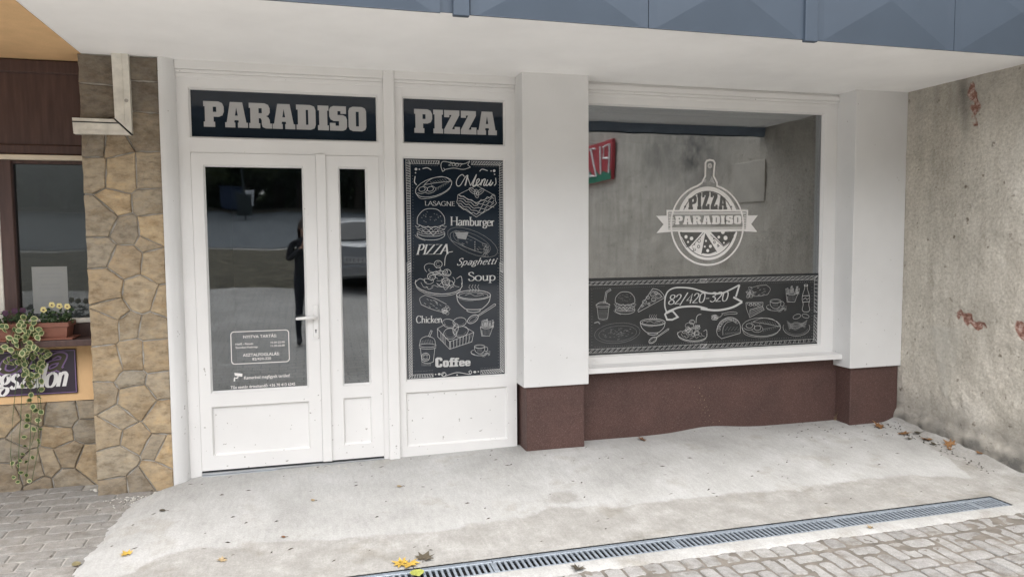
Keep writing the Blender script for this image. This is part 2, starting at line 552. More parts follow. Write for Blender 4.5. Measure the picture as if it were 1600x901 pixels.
def thing(name, loc, label, cat, group=None):
    o = bpy.data.objects.new(name, None)
    COL.objects.link(o)
    o.location = loc
    WP[o.name] = Vector(loc)
    o.empty_display_size = .1
    return tag(o, label, cat, group)

def child(name, parent, loc=None):
    o = bpy.data.objects.new(name, None)
    COL.objects.link(o)
    o.parent = parent
    p = Vector(loc) if loc else WP[parent.name]
    o.location = p - WP[parent.name]
    WP[o.name] = p
    return o

def inst(name, me, parent, loc, rot=(0, 0, 0), scale=(1, 1, 1)):
    """one more piece sharing a mesh"""
    o = bpy.data.objects.new(name, me)
    COL.objects.link(o)
    o.parent = parent
    o.location = Vector(loc) - WP[parent.name]
    o.rotation_euler = rot
    o.scale = scale
    WP[o.name] = Vector(loc)
    return o

def box(name, m, parent, x0, x1, y0, y1, z0, z1, bevel=0, seg=1):
    b = MB()
    b.box(x0, x1, y0, y1, z0, z1)
    return b.build(name, m, parent, bevel=bevel, seg=seg)

# ================================================================== THE GROUND
def pav_z(x, y):
    """paved ground: falls gently from the walls to the drain, level in front of it, then climbs away from the shop"""
    if y > -1.5:
        return -.068 + .0415 * min(y, .3)
    if y > -3.2:
        return -.13
    return -.13 + .1 * (-3.2 - y) if y > -36 else -.13 + .1 * 32.8

def lerp(a, b, t):
    return a + (b - a) * t

def poly_at(P, x):
    for (a, b), (c, d) in zip(P, P[1:]):
        if a <= x <= c:
            return lerp(b, d, (x - a) / (c - a))
    return P[0][1] if x < P[0][0] else P[-1][1]

def grid_mesh(name, xs, ys, zf, m, parent=None, attrs=None, keep=None):
    me = bpy.data.meshes.new(name)
    V = [(x, y, zf(x, y)) for y in ys for x in xs]
    nx = len(xs)
    F = [(j * nx + i, j * nx + i + 1, (j + 1) * nx + i + 1, (j + 1) * nx + i) for j in range(len(ys) - 1) for i in range(nx - 1)
         if keep is None or keep((xs[i] + xs[i + 1]) / 2, (ys[j] + ys[j + 1]) / 2)]
    me.from_pydata(V, [], F)
    for k, fn in (attrs or {}).items():
        at = me.attributes.new(k, 'FLOAT', 'POINT')
        at.data.foreach_set('value', [fn(x, y) for x, y, z in V])
    me.materials.append(m)
    me.polygons.foreach_set('use_smooth', [True] * len(F))
    o = bpy.data.objects.new(name, me)
    COL.objects.link(o)
    WP[o.name] = Vector((0, 0, 0))
    return o

def span(a, b, step):
    n = max(1, round((b - a) / step))
    return [a + (b - a) * i / n for i in range(n + 1)]

ground = grid_mesh('ground', span(-60, -6, 6) + span(-5, 9, 1) + span(10, 64, 6), sorted(span(-60, -10, 2) + span(-9.5, -3.2, .7) + [-1.66, -1.5, -.9, 0, .4, 4]), lambda x, y: pav_z(x, y) - (.045 if -4 < y < 1 else .0), M['ground'])
tag(ground, kind='structure')
far = grid_mesh('distant_ground', [-300, -60, 0, 64, 300], [-320, -180, -90, -59], lambda x, y: 3.1 + (0 if y > -70 else .6), M['lawn'])
tag(far, kind='structure')
tag(grid_mesh('lawn', span(-60, 60, 3), span(-17, -9.6, .74), lambda x, y: pav_z(x, y) + .06 + .10 * noise.noise((x * .9, y * .9, 0)) - .14 * max(0, abs(y + 13.3) - 2.9), M['lawn']), kind='structure')
tag(grid_mesh('road', span(-60, 60, 6), span(-33, -17.1, 1), lambda x, y: pav_z(x, y) + .02, M['asphalt']), kind='structure')
tag(grid_mesh('verge', span(-60, 60, 6), span(-60, -33.1, 3), lambda x, y: pav_z(x, y) + .04, M['lawn']), kind='structure')

# ---- left: grey block pavement in running bond
lp = thing('brick_pavement', (-1.5, -.6, -.09), None, None)
tag(lp, kind='structure')
bl = grid_mesh('joint_bed', span(-3.4, -.3, .03), span(-2.4, .17, .03), lambda x, y: pav_z(x, y) - .006 + .005 * noise.noise((x * 18, y * 18, 3)), M['bed_l'])
bl.parent = lp
bl.location = -WP[lp.name]
def paver_mesh(w, d, seed):
    r = random.Random(seed)
    b = MB()
    h, c = .03, .006
    def ring(i, z):
        x, y = w / 2 - i, d / 2 - i
        k = i + .009
        return [(-x + k, -y, z), (x - k, -y, z), (x, -y + k, z), (x, y - k, z), (x - k, y, z), (-x + k, y, z), (-x, y - k, z), (-x, -y + k, z)]
    a = [ring(0, -h), ring(0, -c), ring(c, 0)]
    a[1] = [(p[0] + r.uniform(-.0025, .0025), p[1] + r.uniform(-.0025, .0025), p[2]) for p in a[1]]
    for p, q in zip(a, a[1:]):
        for i in range(8):
            b.face([p[i], p[(i + 1) % 8], q[(i + 1) % 8], q[i]])
    b.face(a[2])
    o = b.build('paver', M['paver_l'])
    me = o.data
    bpy.data.objects.remove(o)
    return me
pl_me = [paver_mesh(.199, .101, i) for i in range(5)]
for j in range(15):
    y = .165 - .0535 - j * .1075
    for i in range(-3, 8):
        x = -2.15 + i * .206 + (.103 if j % 2 else 0) + .03 * math.sin(j)
        if x > -.72 or x < -2.55 or (y > -.02 and x > -1.36):
            continue
        inst('paver', rnd.choice(pl_me), lp, (x, y, pav_z(x, y) + rnd.uniform(-.0015, .0025)), (R(2.4) + rnd.uniform(-.008, .008), rnd.uniform(-.008, .008), rnd.uniform(-.012, .012)))

# ---- right: pale pavers beyond the drain, a soldier course and a basket bond
fp = thing('paved_forecourt', (2.5, -2.1, -.13), None, None)
tag(fp, kind='structure')
def bed_h(x, y):
    smear = .05 + .8 * noise.noise((x * 3.1, y * 4.3, 7)) + .55 * max(0, 1 - abs(y + 1.86) / .28) * (1 if x > 1.0 else .6) + .45 * max(0, (x - 3.2) / 1.2) * max(0, 1 - (-1.75 - y) / .6)
    crack = .022 * max(0, 1 - abs(y + 1.8825 + .002 * math.sin(x * 3)) / .012) * min(1, max(0, .3 + 2 * noise.noise((x * 2.3, 5, 2)) + (.9 if x < 3.3 else -.2)))
    return -.13 - .0068 + .0075 * smear + .0065 * noise.noise((x * 17, y * 17, 3)) + .0035 * noise.noise((x * 55, y * 55, 9)) - crack
bd = grid_mesh('joint_bed', span(.2, 4.57, .018), span(-3.15, -1.745, .018), bed_h, M['bed_r'])
bd.parent = fp
bd.location = -WP[fp.name]
for q in pl_me:
    pass
def remat(me, m):
    n = me.copy(); n.materials.clear(); n.materials.append(m); return n
ps_me = [remat(paver_mesh(.093, .106, 20 + i), M['paver_r']) for i in range(3)]
ph_me = [remat(paver_mesh(.153, .083, 30 + i), M['paver_r']) for i in range(4)]
pv_me = [remat(paver_mesh(.070, .181, 40 + i), M['paver_r']) for i in range(4)]
def pj(me, x, y):
    inst('paver', rnd.choice(me), fp, (x, y, -.13 + rnd.uniform(-.002, .003)), (rnd.uniform(-.012, .012), rnd.uniform(-.012, .012), rnd.uniform(-.02, .02)))
i = 0
while .35 + i * .1045 < 4.5:
    pj(ps_me, .35 + i * .1045, -1.818)
    i += 1
for k in range(-13, 9):
    x = 3.09 + k * .172
    y = -1.885
    first = k % 2 == 0
    while y > -2.75:
        if first:
            pj(ph_me, x, y - .05); y -= .1
        else:
            pj(pv_me, x - .043, y - .1); pj(pv_me, x + .043, y - .1); y -= .2
        first = not first

# ---- concrete apron in front of the shop
EDGE = [(-1.9, -1.16), (-1.25, -1.139), (-1.16, -1.133), (-1.053, -1.122), (-.935, -1.114), (-.803, -1.102), (-.66, -1.099), (-.517, -1.086), (-.382, -1.076), (-.272, -1.05), (-.154, -.992), (-.069, -.908), (.05, -.86)]
STAIN = [(-1.2, -1.32), (-.956, -1.231), (-.735, -1.085), (-.534, -1.042), (-.36, -1.062), (-.135, -1.081), (.279, -1.115), (.697, -1.125), (1.03, -1.111), (1.327, -1.043), (1.76, -1.1), (2.085, -1.079), (2.557, -1.115), (3.146, -1.106), (3.763, -1.114), (4.099, -1.221), (4.3, -1.3)]
WALLSIDE = [(-1.35, 4.17), (-1.2, 4.2), (-.93, 4.30), (-.63, 4.38), (-.27, 4.50), (0, 4.56)]
def apron_edge(y):
    return poly_at(EDGE, y) + .035 * noise.noise((y * 9, 2, 0)) + .02 * noise.noise((y * 31, 5, 0))
def apron_z(x, y):
    z = 0 if y > -.25 else max(-.13, -.13 * (-.25 - y) / 1.25)
    z -= .02 * min(1, max(0, (1.35 - x) / 2)) * max(0, 1 + y / .8)
    z += .012 * noise.noise((x * .9, y * 1.5, 4)) * min(1, max(0, (y + 1.5) / .4)) * (1 if y < -.15 else .35)
    z += .035 * math.exp(-((x - 2.95) / .27) ** 2) * max(0, 1 + y / .22)
    d = x - apron_edge(y)
    e = pav_z(x, y) + .008
    z = lerp(e, max(z, e), min(1, max(0, d / .16)) ** .7)
    if d < 0:
        z = e + d * .45
    if y < -1.74:
        z = -.1265 - .9 * max(0, -y - 1.757 + .012 * noise.noise((x * 5, 1, 1)) + .006 * noise.noise((x * 23, 1, 1)))
    if x > 4.3 and y > -1.45:
        z += .05 * max(0, (x - 4.42) / .15) ** 1.5
    return z
def apron_stain(x, y):
    s = poly_at(STAIN, x)
    a = min(1, max(0, .5 + (s - y + .05 * noise.noise((x * 2.6, y * 2, 8)) + .02 * noise.noise((x * 9, y * 9, 8))) / .13))
    w = poly_at(WALLSIDE, y)
    c = min(1, max(0, .5 + (x - w) / .06)) * .85
    if y < -1.66:
        a = .42 + .3 * noise.noise((x * 2.2, 1, 1))
    cx, cy = (x - 1.45), (y + .92)
    blot = .75 * math.exp(-(cx / .16) ** 2 - (cy / .12) ** 2)
    return max(a, c, blot)
DX0, DX1, DY0, DY1 = -.15, 4.05, -1.666, -1.503
def keep(x, y):
    if x < apron_edge(y) - .07:
        return False
    if y > -.02 and x < -.86:
        return False
    return not (DX0 < x < DX1 and DY0 < y < DY1)
axs = sorted(set(span(-1.25, DX0, .022) + span(DX0, DX1, .024) + span(DX1, 4.58, .022)))
ays = sorted(set(span(-1.785, DY0, .0148) + [DY1] + span(DY1, .03, .022)))
ap = grid_mesh('concrete_apron', axs, ays, apron_z, M['apron'], attrs={'stain': apron_stain}, keep=keep)
tag(ap, kind='structure')

# ---- drain channel with its grating
dr = thing('drain_channel', (2.0, -1.585, -.13), 'galvanised drain channel with slotted grating set along the concrete edge', 'drain')
zd = -.128
b = MB()
b.box(DX0, DX1, DY0 + .001, DY0 + .006, -.24, zd)
b.box(DX0, DX1, DY1 - .006, DY1 - .001, -.24, zd)
b.box(DX1 - .005, DX1, DY0 + .006, DY1 - .006, -.24, zd)
b.box(DX0, DX1 - .005, DY0 + .006, DY1 - .006, -.245, -.24)
b.build('channel_body', M['steel'], dr)
b = MB()
for x0 in [DX0 + .002 + i * 1.0 for i in range(5)]:
    x1 = min(x0 + .996, DX1 - .007)
    if x1 - x0 < .1:
        continue
    b.box(x0, x1, DY0 + .0065, DY0 + .028, zd - .012, zd - .001)
    b.box(x0, x1, DY1 - .028, DY1 - .0065, zd - .012, zd - .001)
    b.box(x0, x0 + .012, DY0 + .030, DY1 - .030, zd - .012, zd - .001)
    b.box(x1 - .012, x1, DY0 + .030, DY1 - .030, zd - .012, zd - .001)
b.build('grating_rail', M['steel'], dr, bevel=.0015)
b = MB()
b.box(-.0068, .0068, -.0525, .0525, -.010, -.0005)
t = b.build('grating_bar', M['steel'], bevel=.002)
bar_me = t.data
bpy.data.objects.remove(t)
x = DX0 + .03
while x < DX1 - .03:
    inst('grating_bar', bar_me, dr, (x, (DY0 + DY1) / 2, zd - .001))
    x += .0295
tag(box('channel_floor', M['black'], dr, DX0 + .01, DX1 - .01, DY0 + .01, DY1 - .01, -.239, -.16))

# ================================================================== THE SHOP
shop = thing('shop_building', (1.6, 0, 0), 'white rendered pizza shop front with glazed door, big window and deep canopy', 'building')
ZS = 2.622
# canopy
b = MB()
b.box(-1.293, 4.60, -1.648, .30, ZS, 2.80)
canopy = b.build('canopy', M['soffit'], shop)
# blue sheet-metal cassettes on the canopy edge
YF, ZF0, CW, CH = -1.655, 2.525, .895, .47
b = MB()
b.box(-1.30, 4.9, YF, -1.648, ZF0 + .006, 3.55)
b.build('fascia_backing', M['fascia'], canopy)
box('lightened_fascia_back', M['fascia_back_light'], canopy, -1.30, 4.9, -1.6475, -1.63, ZF0 + .012, 2.64)  # strip added on the shaded fascia back, reflected light in its colour
def cassette(x0, x1, z0, z1):
    b = MB()
    cx, cz, y1, y0 = (x0 + x1) / 2, (z0 + z1) / 2, YF - .012, YF - .036
    c = [(x0, y1, z0), (x1, y1, z0), (x1, y1, z1), (x0, y1, z1)]
    f = .03
    i_ = [(x0 + f * 1.4, y1, z0 + .004), (x1 - f * 1.4, y1, z0 + .004), (x1 - f * 1.4, y1, z1 - .004), (x0 + f * 1.4, y1, z1 - .004)]
    for k in range(4):
        b.face([c[k], c[(k + 1) % 4], i_[(k + 1) % 4], i_[k]])
        b.face([i_[k], i_[(k + 1) % 4], (cx, y0, cz)])
        p, q = c[k], c[(k + 1) % 4]
        b.face([p, q, (q[0], YF, q[2]), (p[0], YF, p[2])])
    b.build('cladding_panel', M['fascia'], canopy)
for base in (-3.07, -1.19, .735, 2.595):
    for n in (0, 1):
        x0 = base + n * CW
        if x0 + CW < -.5:
            continue
        for r_ in (0, 1):
            cassette(x0 + .002, x0 + CW - .002, ZF0 + r_ * CH, ZF0 + (r_ + 1) * CH - .003)
    if base > -1.5:
        bx = base - .08
        box('cover_strip', M['fascia'], canopy, bx, bx + .076, YF - .03, YF + .001, ZF0 - .012, 3.5, bevel=.003)

# pillars and walls
def pillar(x0, x1, yf, px0, px1, pyf, zb):
    b = MB()
    b.box(x0, x1, yf, .16, zb, ZS + .02)
    p = b.build('pillar', M['render'], shop, bevel=.006, seg=2)
    box('plinth', M['brown'], p, px0, px1, pyf, .15, -.16, zb + .003, bevel=.006)
pillar(1.411, 1.893, -.188, 1.436, 1.868, -.166, .462)
pillar(4.085, 4.572, -.205, 4.115, 4.571, -.18, .456)
box('base_wall', M['brown'], shop, 1.86, 4.12, -.012, .2, -.16, .535)
bw = bpy.data.objects['base_wall']
b = MB()                                                    # pale splashes of mortar on the brown wall
sr = random.Random(9)
for i in range(34):
    t = sr.random()
    x, z, r_ = 2.86 + .10 * t + sr.gauss(0, .03), .34 - .30 * t + sr.gauss(0, .02), sr.uniform(.001, .003)
    b.ball((x, -.0125, z), (r_, .001, r_ * sr.uniform(.8, 1.8)), 6, 4)
tag(b.build('mortar_splash', M['leaf_tan'], bw), kind='stuff')
b = MB()                                                    # rounded plaster return left of the door
n = 10
prof = [(-.87, .12), (-.87, -.075)] + [(-.865 + .085 * math.sin(t * math.pi / 2 / n) , -.08 + .09 * (1 - math.cos(t * math.pi / 2 / n))) for t in range(n + 1)] + [(-.78, .12)]
zs = [-.1, .02, .3, .7, 1.1, 1.5, 1.9, 2.3, ZS + .01]
ringsp = []
for z in zs:
    ringsp.append([(x + .003 * noise.noise((z * 4, i, 0)), y + .003 * noise.noise((z * 4, i, 5)), z) for i, (x, y) in enumerate(prof)])
for p, q in zip(ringsp, ringsp[1:]):
    for i in range(len(prof) - 1):
        b.face([p[i], p[i + 1], q[i + 1], q[i]])
b.build('pilaster', M['render'], shop, smooth=True)
box('upper_wall', M['render'], shop, -1.2, 4.7, .31, .5, 2.5, 3.6)

# interior seen dimly through the panes
b = MB()
b.box(-.80, 4.6, 3.4, 3.5, -.1, 2.7)
b.box(-.90, -.80, .16, 3.5, -.1, 2.7)
b.box(4.58, 4.68, .16, 3.5, -.1, 2.7)
b.box(1.45, 1.85, .16, .26, -.1, 2.7)
b.build('interior_wall', M['inner'], shop)
box('interior_floor', M['inner_dark'], shop, -.8, 4.6, .08, 3.4, -.15, -.03)
box('interior_ceiling', M['inner'], shop, -.8, 4.6, .31, 3.4, 2.66, 2.75)

# fixed frame of the entrance
b = MB()
b.box(-.79, -.712, 0, .07, -.06, 2.52)                       # left jamb
b.box(.459, .494, 0, .07, -.06, 2.52)
b.box(-.712, .459, 0, .07, 2.056, 2.148)                     # transom
b.box(.568, 1.412, 0, .07, 2.058, 2.148)
b.box(-.712, .459, 0, .07, 2.458, 2.52)
b.box(.568, 1.412, 0, .07, 2.460, 2.52)
b.box(.568, .618, 0, .07, .521, 2.058)
b.box(.568, .624, 0, .07, 2.148, 2.46)
b.box(1.340, 1.412, 0, .07, 2.148, 2.46)
b.box(1.338, 1.412, 0, .07, .521, 2.058)
b.box(.568, 1.412, 0, .07, .441, .521)
b.box(.568, .617, 0, .07, .0615, .441)
b.box(1.342, 1.412, 0, .07, .0615, .441)
b.box(.568, 1.412, 0, .07, -.06, .0615)
b.bead(-.714, .461, 2.146, 2.460, .012, -.001, .02)
b.bead(.622, 1.342, 2.146, 2.462, .012, -.001, .02)
b.bead(.616, 1.340, .519, 2.060, .012, -.001, .02)
b.bead(.615, 1.344, .0595, .443, .012, -.001, .020)
df = b.build('door_frame', M['pvc'], shop)
box('mullion', M['pvc'], df, .494, .568, -.028, .07, -.05, 2.626, bevel=.006, seg=2)
b = MB()
for x0, x1 in ((-.785, .494), (.568, 1.411)):
    b.box(x0, x1, -.004, .07, 2.52, 2.548)
    b.box(x0, x1, -.012, .07, 2.548, 2.568)
    b.box(x0, x1, -.024, .07, 2.568, 2.626)
b.build('head_moulding', M['pvc'], df, bevel=.003)
box('lower_panel', M['pvc'], df, .612, 1.346, .0185, .05, .058, .446)
b = MB()
b.box(-.712, .459, -.035, .09, -.06, -.016)
b.box(-.712, .459, -.012, .09, -.016, -.002)
b.build('threshold', M['alu'], df, bevel=.003)
box('dark_gap_strip', M['rubber'], df, -.711, .458, .012, .06, -.002, .016)  # black strip added under the leaves, the gap's shade put into its colour

def leaf(x0, x1, gx0, gx1, gz0, gz1, pz0, pz1, first):
    b = MB()
    y0, y1, zb, zt = -.006, .06, .012, 2.054
    b.box(x0, gx0, y0, y1, zb, zt)
    b.box(gx1, x1, y0, y1, zb, zt)
    b.box(gx0, gx1, y0, y1, gz1, zt)
    b.box(gx0, gx1, y0, y1, pz1, gz0)
    b.box(gx0, gx1, y0, y1, zb, pz0)
    b.bead(gx0 - .002, gx1 + .002, gz0 - .002, gz1 + .002, .012, y0 - .001, .018)
    b.bead(gx0 - .002, gx1 + .002, pz0 - .002, pz1 + .002, .012, y0 - .001, .016)
    o = b.build('entrance_door', M['pvc'], shop)
    g_ = MB()
    g_.box(gx0 - .004, gx1 + .004, .019, .023, gz0 - .004, gz1 + .004)
    g_.build('glass_pane', M['glass'], o)
    box('lower_panel', M['pvc'], o, gx0 - .004, gx1 + .004, .0145, .05, pz0 - .004, pz1 + .004)
    return o
door = leaf(-.710, .048, -.640, -.031, .518, 1.979, .107, .427, True)
tag(door, label='wide opening leaf with handle, opening hours on its glass')
door2 = leaf(.110, .458, .192, .378, .517, 1.980, .112, .432, False)
tag(door2, label='narrow fixed leaf beside the wide one')
box('astragal', M['pvc'], door, .049, .111, -.022, .03, .010, 2.062, bevel=.006, seg=2)
b = MB()                                                    # long plate
zc0, zc1, xc, hw = .845, 1.082, .024, .017
b.box(xc - hw, xc + hw, -.016, -.006, zc0 + .01, zc1 - .01)
ov = [(xc + hw * math.cos(a), zc0 + .012 + .014 * math.sin(a)) for a in [math.pi + math.pi * i / 8 for i in range(9)]]
b.face([(x, -.0155, z) for x, z in ov])
b.build('lock_plate', M['pvc'], door, bevel=.004)
b = MB()
b.tube([(xc, -.014, .990), (xc, -.055, .990)], .010, 10)
b.tube([(xc + .004, -.053, .991), (xc - .05, -.055, .990), (xc - .118, -.050, .986)], [.0105, .0115, .0095], 10)
b.ball((xc - .118, -.050, .986), .0095)
b.build('door_handle', M['pvc'], door, smooth=True)
b = MB()
b.tube([(xc, -.0175, .903), (xc, -.0150, .903)], .0055, 10)
b.box(xc - .0028, xc + .0028, -.0173, -.0152, .885, .902)
b.build('keyhole', M['rubber'], door)

# big window
b = MB()
b.box(1.885, 1.935, .0, .07, .556, 2.52)
b.box(3.967, 4.090, .0, .07, .556, 2.52)
b.box(1.935, 3.967, .0, .07, .556, .620)
b.box(1.935, 3.967, .0, .07, 2.470, 2.52)
b.bead(1.933, 3.969, .618, 2.472, .012, -.001, .028)
win = b.build('shop_window', M['pvc'], shop)
b = MB()
b.box(1.893, 4.085, -.004, .07, 2.52, 2.545)
b.box(1.893, 4.085, -.012, .07, 2.545, 2.565)
b.box(1.893, 4.085, -.022, .07, 2.565, 2.604)
b.box(1.893, 4.085, -.004, .07, 2.604, 2.626)
b.build('head_moulding', M['pvc'], win, bevel=.003)
b = MB()
b.box(1.93, 3.972, .029, .033, .615, 2.475)
b.build('glass_pane', M['glass_w'], win)
b = MB()
b.face([(1.895, -.118, .558), (4.082, -.118, .558), (4.082, .02, .568), (1.895, .02, .568)])
b.face([(1.895, -.118, .558), (4.082, -.118, .558), (4.082, -.120, .520), (1.895, -.120, .520)])
b.face([(1.895, -.120, .520), (4.082, -.120, .520), (4.082, -.105, .520), (1.895, -.105, .520)])
b.face([(1.895, -.105, .520), (4.082, -.105, .520), (4.082, -.02, .54), (1.895, -.02, .54)])
b.face([(4.082, -.118, .558), (4.082, .02, .568), (4.082, -.02, .54), (4.082, -.105, .52), (4.082, -.120, .520)])
b.build('window_sill', M['pvc'], win)
b = MB()
for x in (2.02, 2.92, 3.82):
    b.box(x - .018, x + .018, -.004, .001, .583, .594)
b.build('drain_cap', M['pvc'], win, bevel=.002)

# ================================================================== ROUGH SIDE WALL ON THE RIGHT
sw = thing('side_wall', (4.7, -4, 0), 'weathered rough plaster wall with broken patches showing red brick at the right', 'wall')
BR = [(-.80, .885, .10, .045, 1.0), (-.90, .86, .085, .035, .95), (-.74, .92, .04, .05, .8), (-1.23, .86, .06, .07, .95), (-.81, 2.37, .05, .09, 1.0), (-.78, 2.52, .06, .10, .85), (-.72, .285 + .5, 0.001, .001, 0)]
def blob(y, z, q):
    return q[4] * math.exp(-(((y - q[0]) / q[2]) ** 2 + ((z - q[1]) / q[3]) ** 2))
def w_brick(y, z):
    v = max(blob(y, z, q) for q in BR)
    return max(0, min(1, v * (1 + 1.1 * noise.noise((y * 13, z * 13, 1)) + .6 * noise.noise((y * 38, z * 38, 1)))))
def w_grime_tone(y, z):
    g = .95 * max(0, 1 - (z + .05 * max(0, -y - 1.0)) / (.30 + .16 * noise.noise((y * 3.4, 0, 2)))) if z < .5 else 0
    g += .55 * max(0, (z - 2.15 - .25 * noise.noise((y * 7, z, 0))) / .6) * (1 if y > -1.7 else .35)  # darker towards the top, stronger under the canopy
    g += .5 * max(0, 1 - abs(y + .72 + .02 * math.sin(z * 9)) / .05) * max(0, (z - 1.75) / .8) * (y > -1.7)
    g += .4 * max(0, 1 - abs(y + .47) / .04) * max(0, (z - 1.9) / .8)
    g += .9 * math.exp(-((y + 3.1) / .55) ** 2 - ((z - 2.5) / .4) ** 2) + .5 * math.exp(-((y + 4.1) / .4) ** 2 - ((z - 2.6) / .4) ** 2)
    return max(0, min(1, g))
def w_pale(y, z):
    t = 0
    if .3 < z < .80:                                        # funnel-shaped run of newer mortar
        h = (z - .3) / .5
        t = max(0, 1 - abs(y + .645 - .02 * h) / (.03 + .15 * h)) * .8
    s = .6 * max(0, 1 - abs(y + .63) / .022) * max(0, (z - 2.1) / .4) * (y > -1.6)
    return max(0, min(1, t * 2 if t < .4 else .8)) * (.6 + .5 * noise.noise((y * 14, z * 14, 8))) + s
def w_x(y, z):
    x = 4.572 + .011 * noise.noise((y * 5, z * 5, 0)) + .007 * noise.noise((y * 19, z * 19, 0)) + .0025 * noise.noise((y * 55, z * 55, 0))
    b_ = w_brick(y, z)
    x += .012 * min(1, max(0, (b_ - .3) / .3))
    x -= .012 * w_pale(y, z) * (z < .9)
    hd = math.hypot(y + .76, (z - .285) * 1.0)
    x -= .012 * max(0, 1 - abs(hd - .055) / .02) - .01 * max(0, 1 - hd / .05)
    zb = .06 - .055 * max(0, -y - .3)
    foot = max(0, 1 - max(0, z - zb) / .05)
    x -= .035 * foot ** .6 * (1 + .35 * noise.noise((y * 11, 3, z * 6)))
    return x
wy = span(-8.2, -1.9, .09) + span(-1.86, .20, .021)
wz = span(-.3, 1.06, .026) + span(1.10, 2.66, .032) + span(2.75, 4.0, .12)
me = bpy.data.meshes.new('plaster_face')
V = [(w_x(y, z), y, z) for z in wz for y in wy]
ny = len(wy)
F = [(j * ny + i, j * ny + i + 1, (j + 1) * ny + i + 1, (j + 1) * ny + i) for j in range(len(wz) - 1) for i in range(ny - 1)]
org = WP[sw.name]
me.from_pydata([(a - org.x, b_ - org.y, c - org.z) for a, b_, c in V], [], F)
for k, fn in (('brick', w_brick), ('grime_tone', w_grime_tone), ('pale', w_pale)):
    at = me.attributes.new(k, 'FLOAT', 'POINT')
    at.data.foreach_set('value', [fn(y, z) for x, y, z in V])
me.materials.append(M['sidewall'])
me.polygons.foreach_set('use_smooth', [True] * len(F))
o = bpy.data.objects.new('plaster_face', me)
COL.objects.link(o)
o.parent = sw
box('wall_core', M['mortar'], sw, 4.60, 4.90, -8.2, .2, -.3, 4.0)
bd_ = thing('meter_cover_board', (4.56, -1.88, 2.08), 'beige board fixed high on the rough side wall beyond the canopy', 'board')
box('board_panel', M['beige'], bd_, 4.556, 4.580, -2.18, -1.60, 1.87, 2.30, bevel=.004)

# red and green hanging sign on the same wall, seen mirrored in the window
ps = thing('pizzeria_sign', (4.50, -6.1, 2.7), 'red and green painted sign with white dripping letters on the side wall', 'sign')
box('sign_board', M['red_p'], ps, 4.50, 4.55, -7.6, -5.5, 2.40, 3.02, bevel=.004)
b = MB()
x = 4.497
pts = [(-7.6, 2.40)] + [(-7.6 + 2.1 * i / 24, 2.53 + .05 * math.sin(i * 1.9) + .03 * math.sin(i * 4.1)) for i in range(25)] + [(-5.5, 2.40)]
for (a, c), (a2, c2) in zip(pts[1:-1], pts[2:-1]):
    b.face([(x, a, 2.402), (x, a2, 2.402), (x, a2, c2), (x, a, c)])
b.build('green_band', M['green_p'], ps)
LT = {'P': [[(0, 0), (0, 1), (.6, .95), (.62, .55), (0, .5)]], 'I': [[(.2, 0), (.2, 1)]], 'Z': [[(0, 1), (.6, 1), (0, 0), (.62, 0)]], 'A': [[(0, 0), (.3, 1), (.6, 0)], [(.12, .35), (.48, .35)]]}
for k, ch in enumerate('PIZZA'):
    b = MB()
    for st in LT[ch]:
        b.tube([(4.492, -5.56 - (k * .275 + u * .36), 2.50 + v * .45 + .02 * math.sin(k * 2 + u * 5)) for u, v in st], .020, 6)
    b.build('painted_letter', M['vinyl_w'], ps)

# ================================================================== PRINTED SIGNS AND LETTERING
import numpy as np
# drawing sheets: each maps sheet units to metres across and up on the glass front (projective, so drawings traced
# at an angle come out true on the glass)
SHEET = {
 'A': (0.88266, -0.02297, 0.58431, -0.07842, -0.93025, 2.10149, -0.04771, -0.01142),
 'B': (0.89212, -0.02321, 0.59247, -0.07926, -0.94023, 1.34157, -0.04822, -0.01154),
 'C': (0.6798, -0.01769, 1.94908, -0.0604, -0.71646, 1.24955, -0.03675, -0.0088),
 'D': (0.71119, -0.01851, 2.89319, -0.06319, -0.74954, 1.25597, -0.03844, -0.0092),
 'E': (0.96852, -0.0252, 2.43205, -0.08605, -1.02075, 2.14582, -0.05235, -0.01253)}
def mp(cr, pts):
    if cr == 'X':
        return [tuple(p) for p in pts]
    h = SHEET[cr]
    o = []
    for x, y in pts:
        x, y = x / 1000, y / 1000
        w = h[6] * x + h[7] * y + 1
        o.append(((h[0] * x + h[1] * y + h[2]) / w, (h[3] * x + h[4] * y + h[5]) / w))
    return o
random.seed(4)
def cat(P,n=5,closed=False):
    P=[np.array(p,float) for p in P]
    if len(P)<3 and not closed: return P
    Q=[P[-1]]+P+[P[0],P[1]] if closed else [2*P[0]-P[1]]+P+[2*P[-1]-P[-2]]
    out=[]
    for i in range(1,len(Q)-2):
        a,b,c,d=Q[i-1:i+3]
        for k in range(n):
            t=k/n; out.append(.5*((2*b)+(-a+c)*t+(2*a-5*b+4*c-d)*t*t+(-a+3*b-3*c+d)*t**3))
    out.append(P[0] if closed else P[-1]); return out
def ell(cx,cy,rx,ry,rot=0,a0=0,a1=360,n=None):
    n=n or max(6,int(abs(a1-a0)/18)); r=math.radians(rot); o=[]
    for i in range(n+1):
        t=math.radians(a0+(a1-a0)*i/n); x=rx*math.cos(t);y=ry*math.sin(t)
        o.append((cx+x*math.cos(r)-y*math.sin(r),cy+x*math.sin(r)+y*math.cos(r)))
    return o
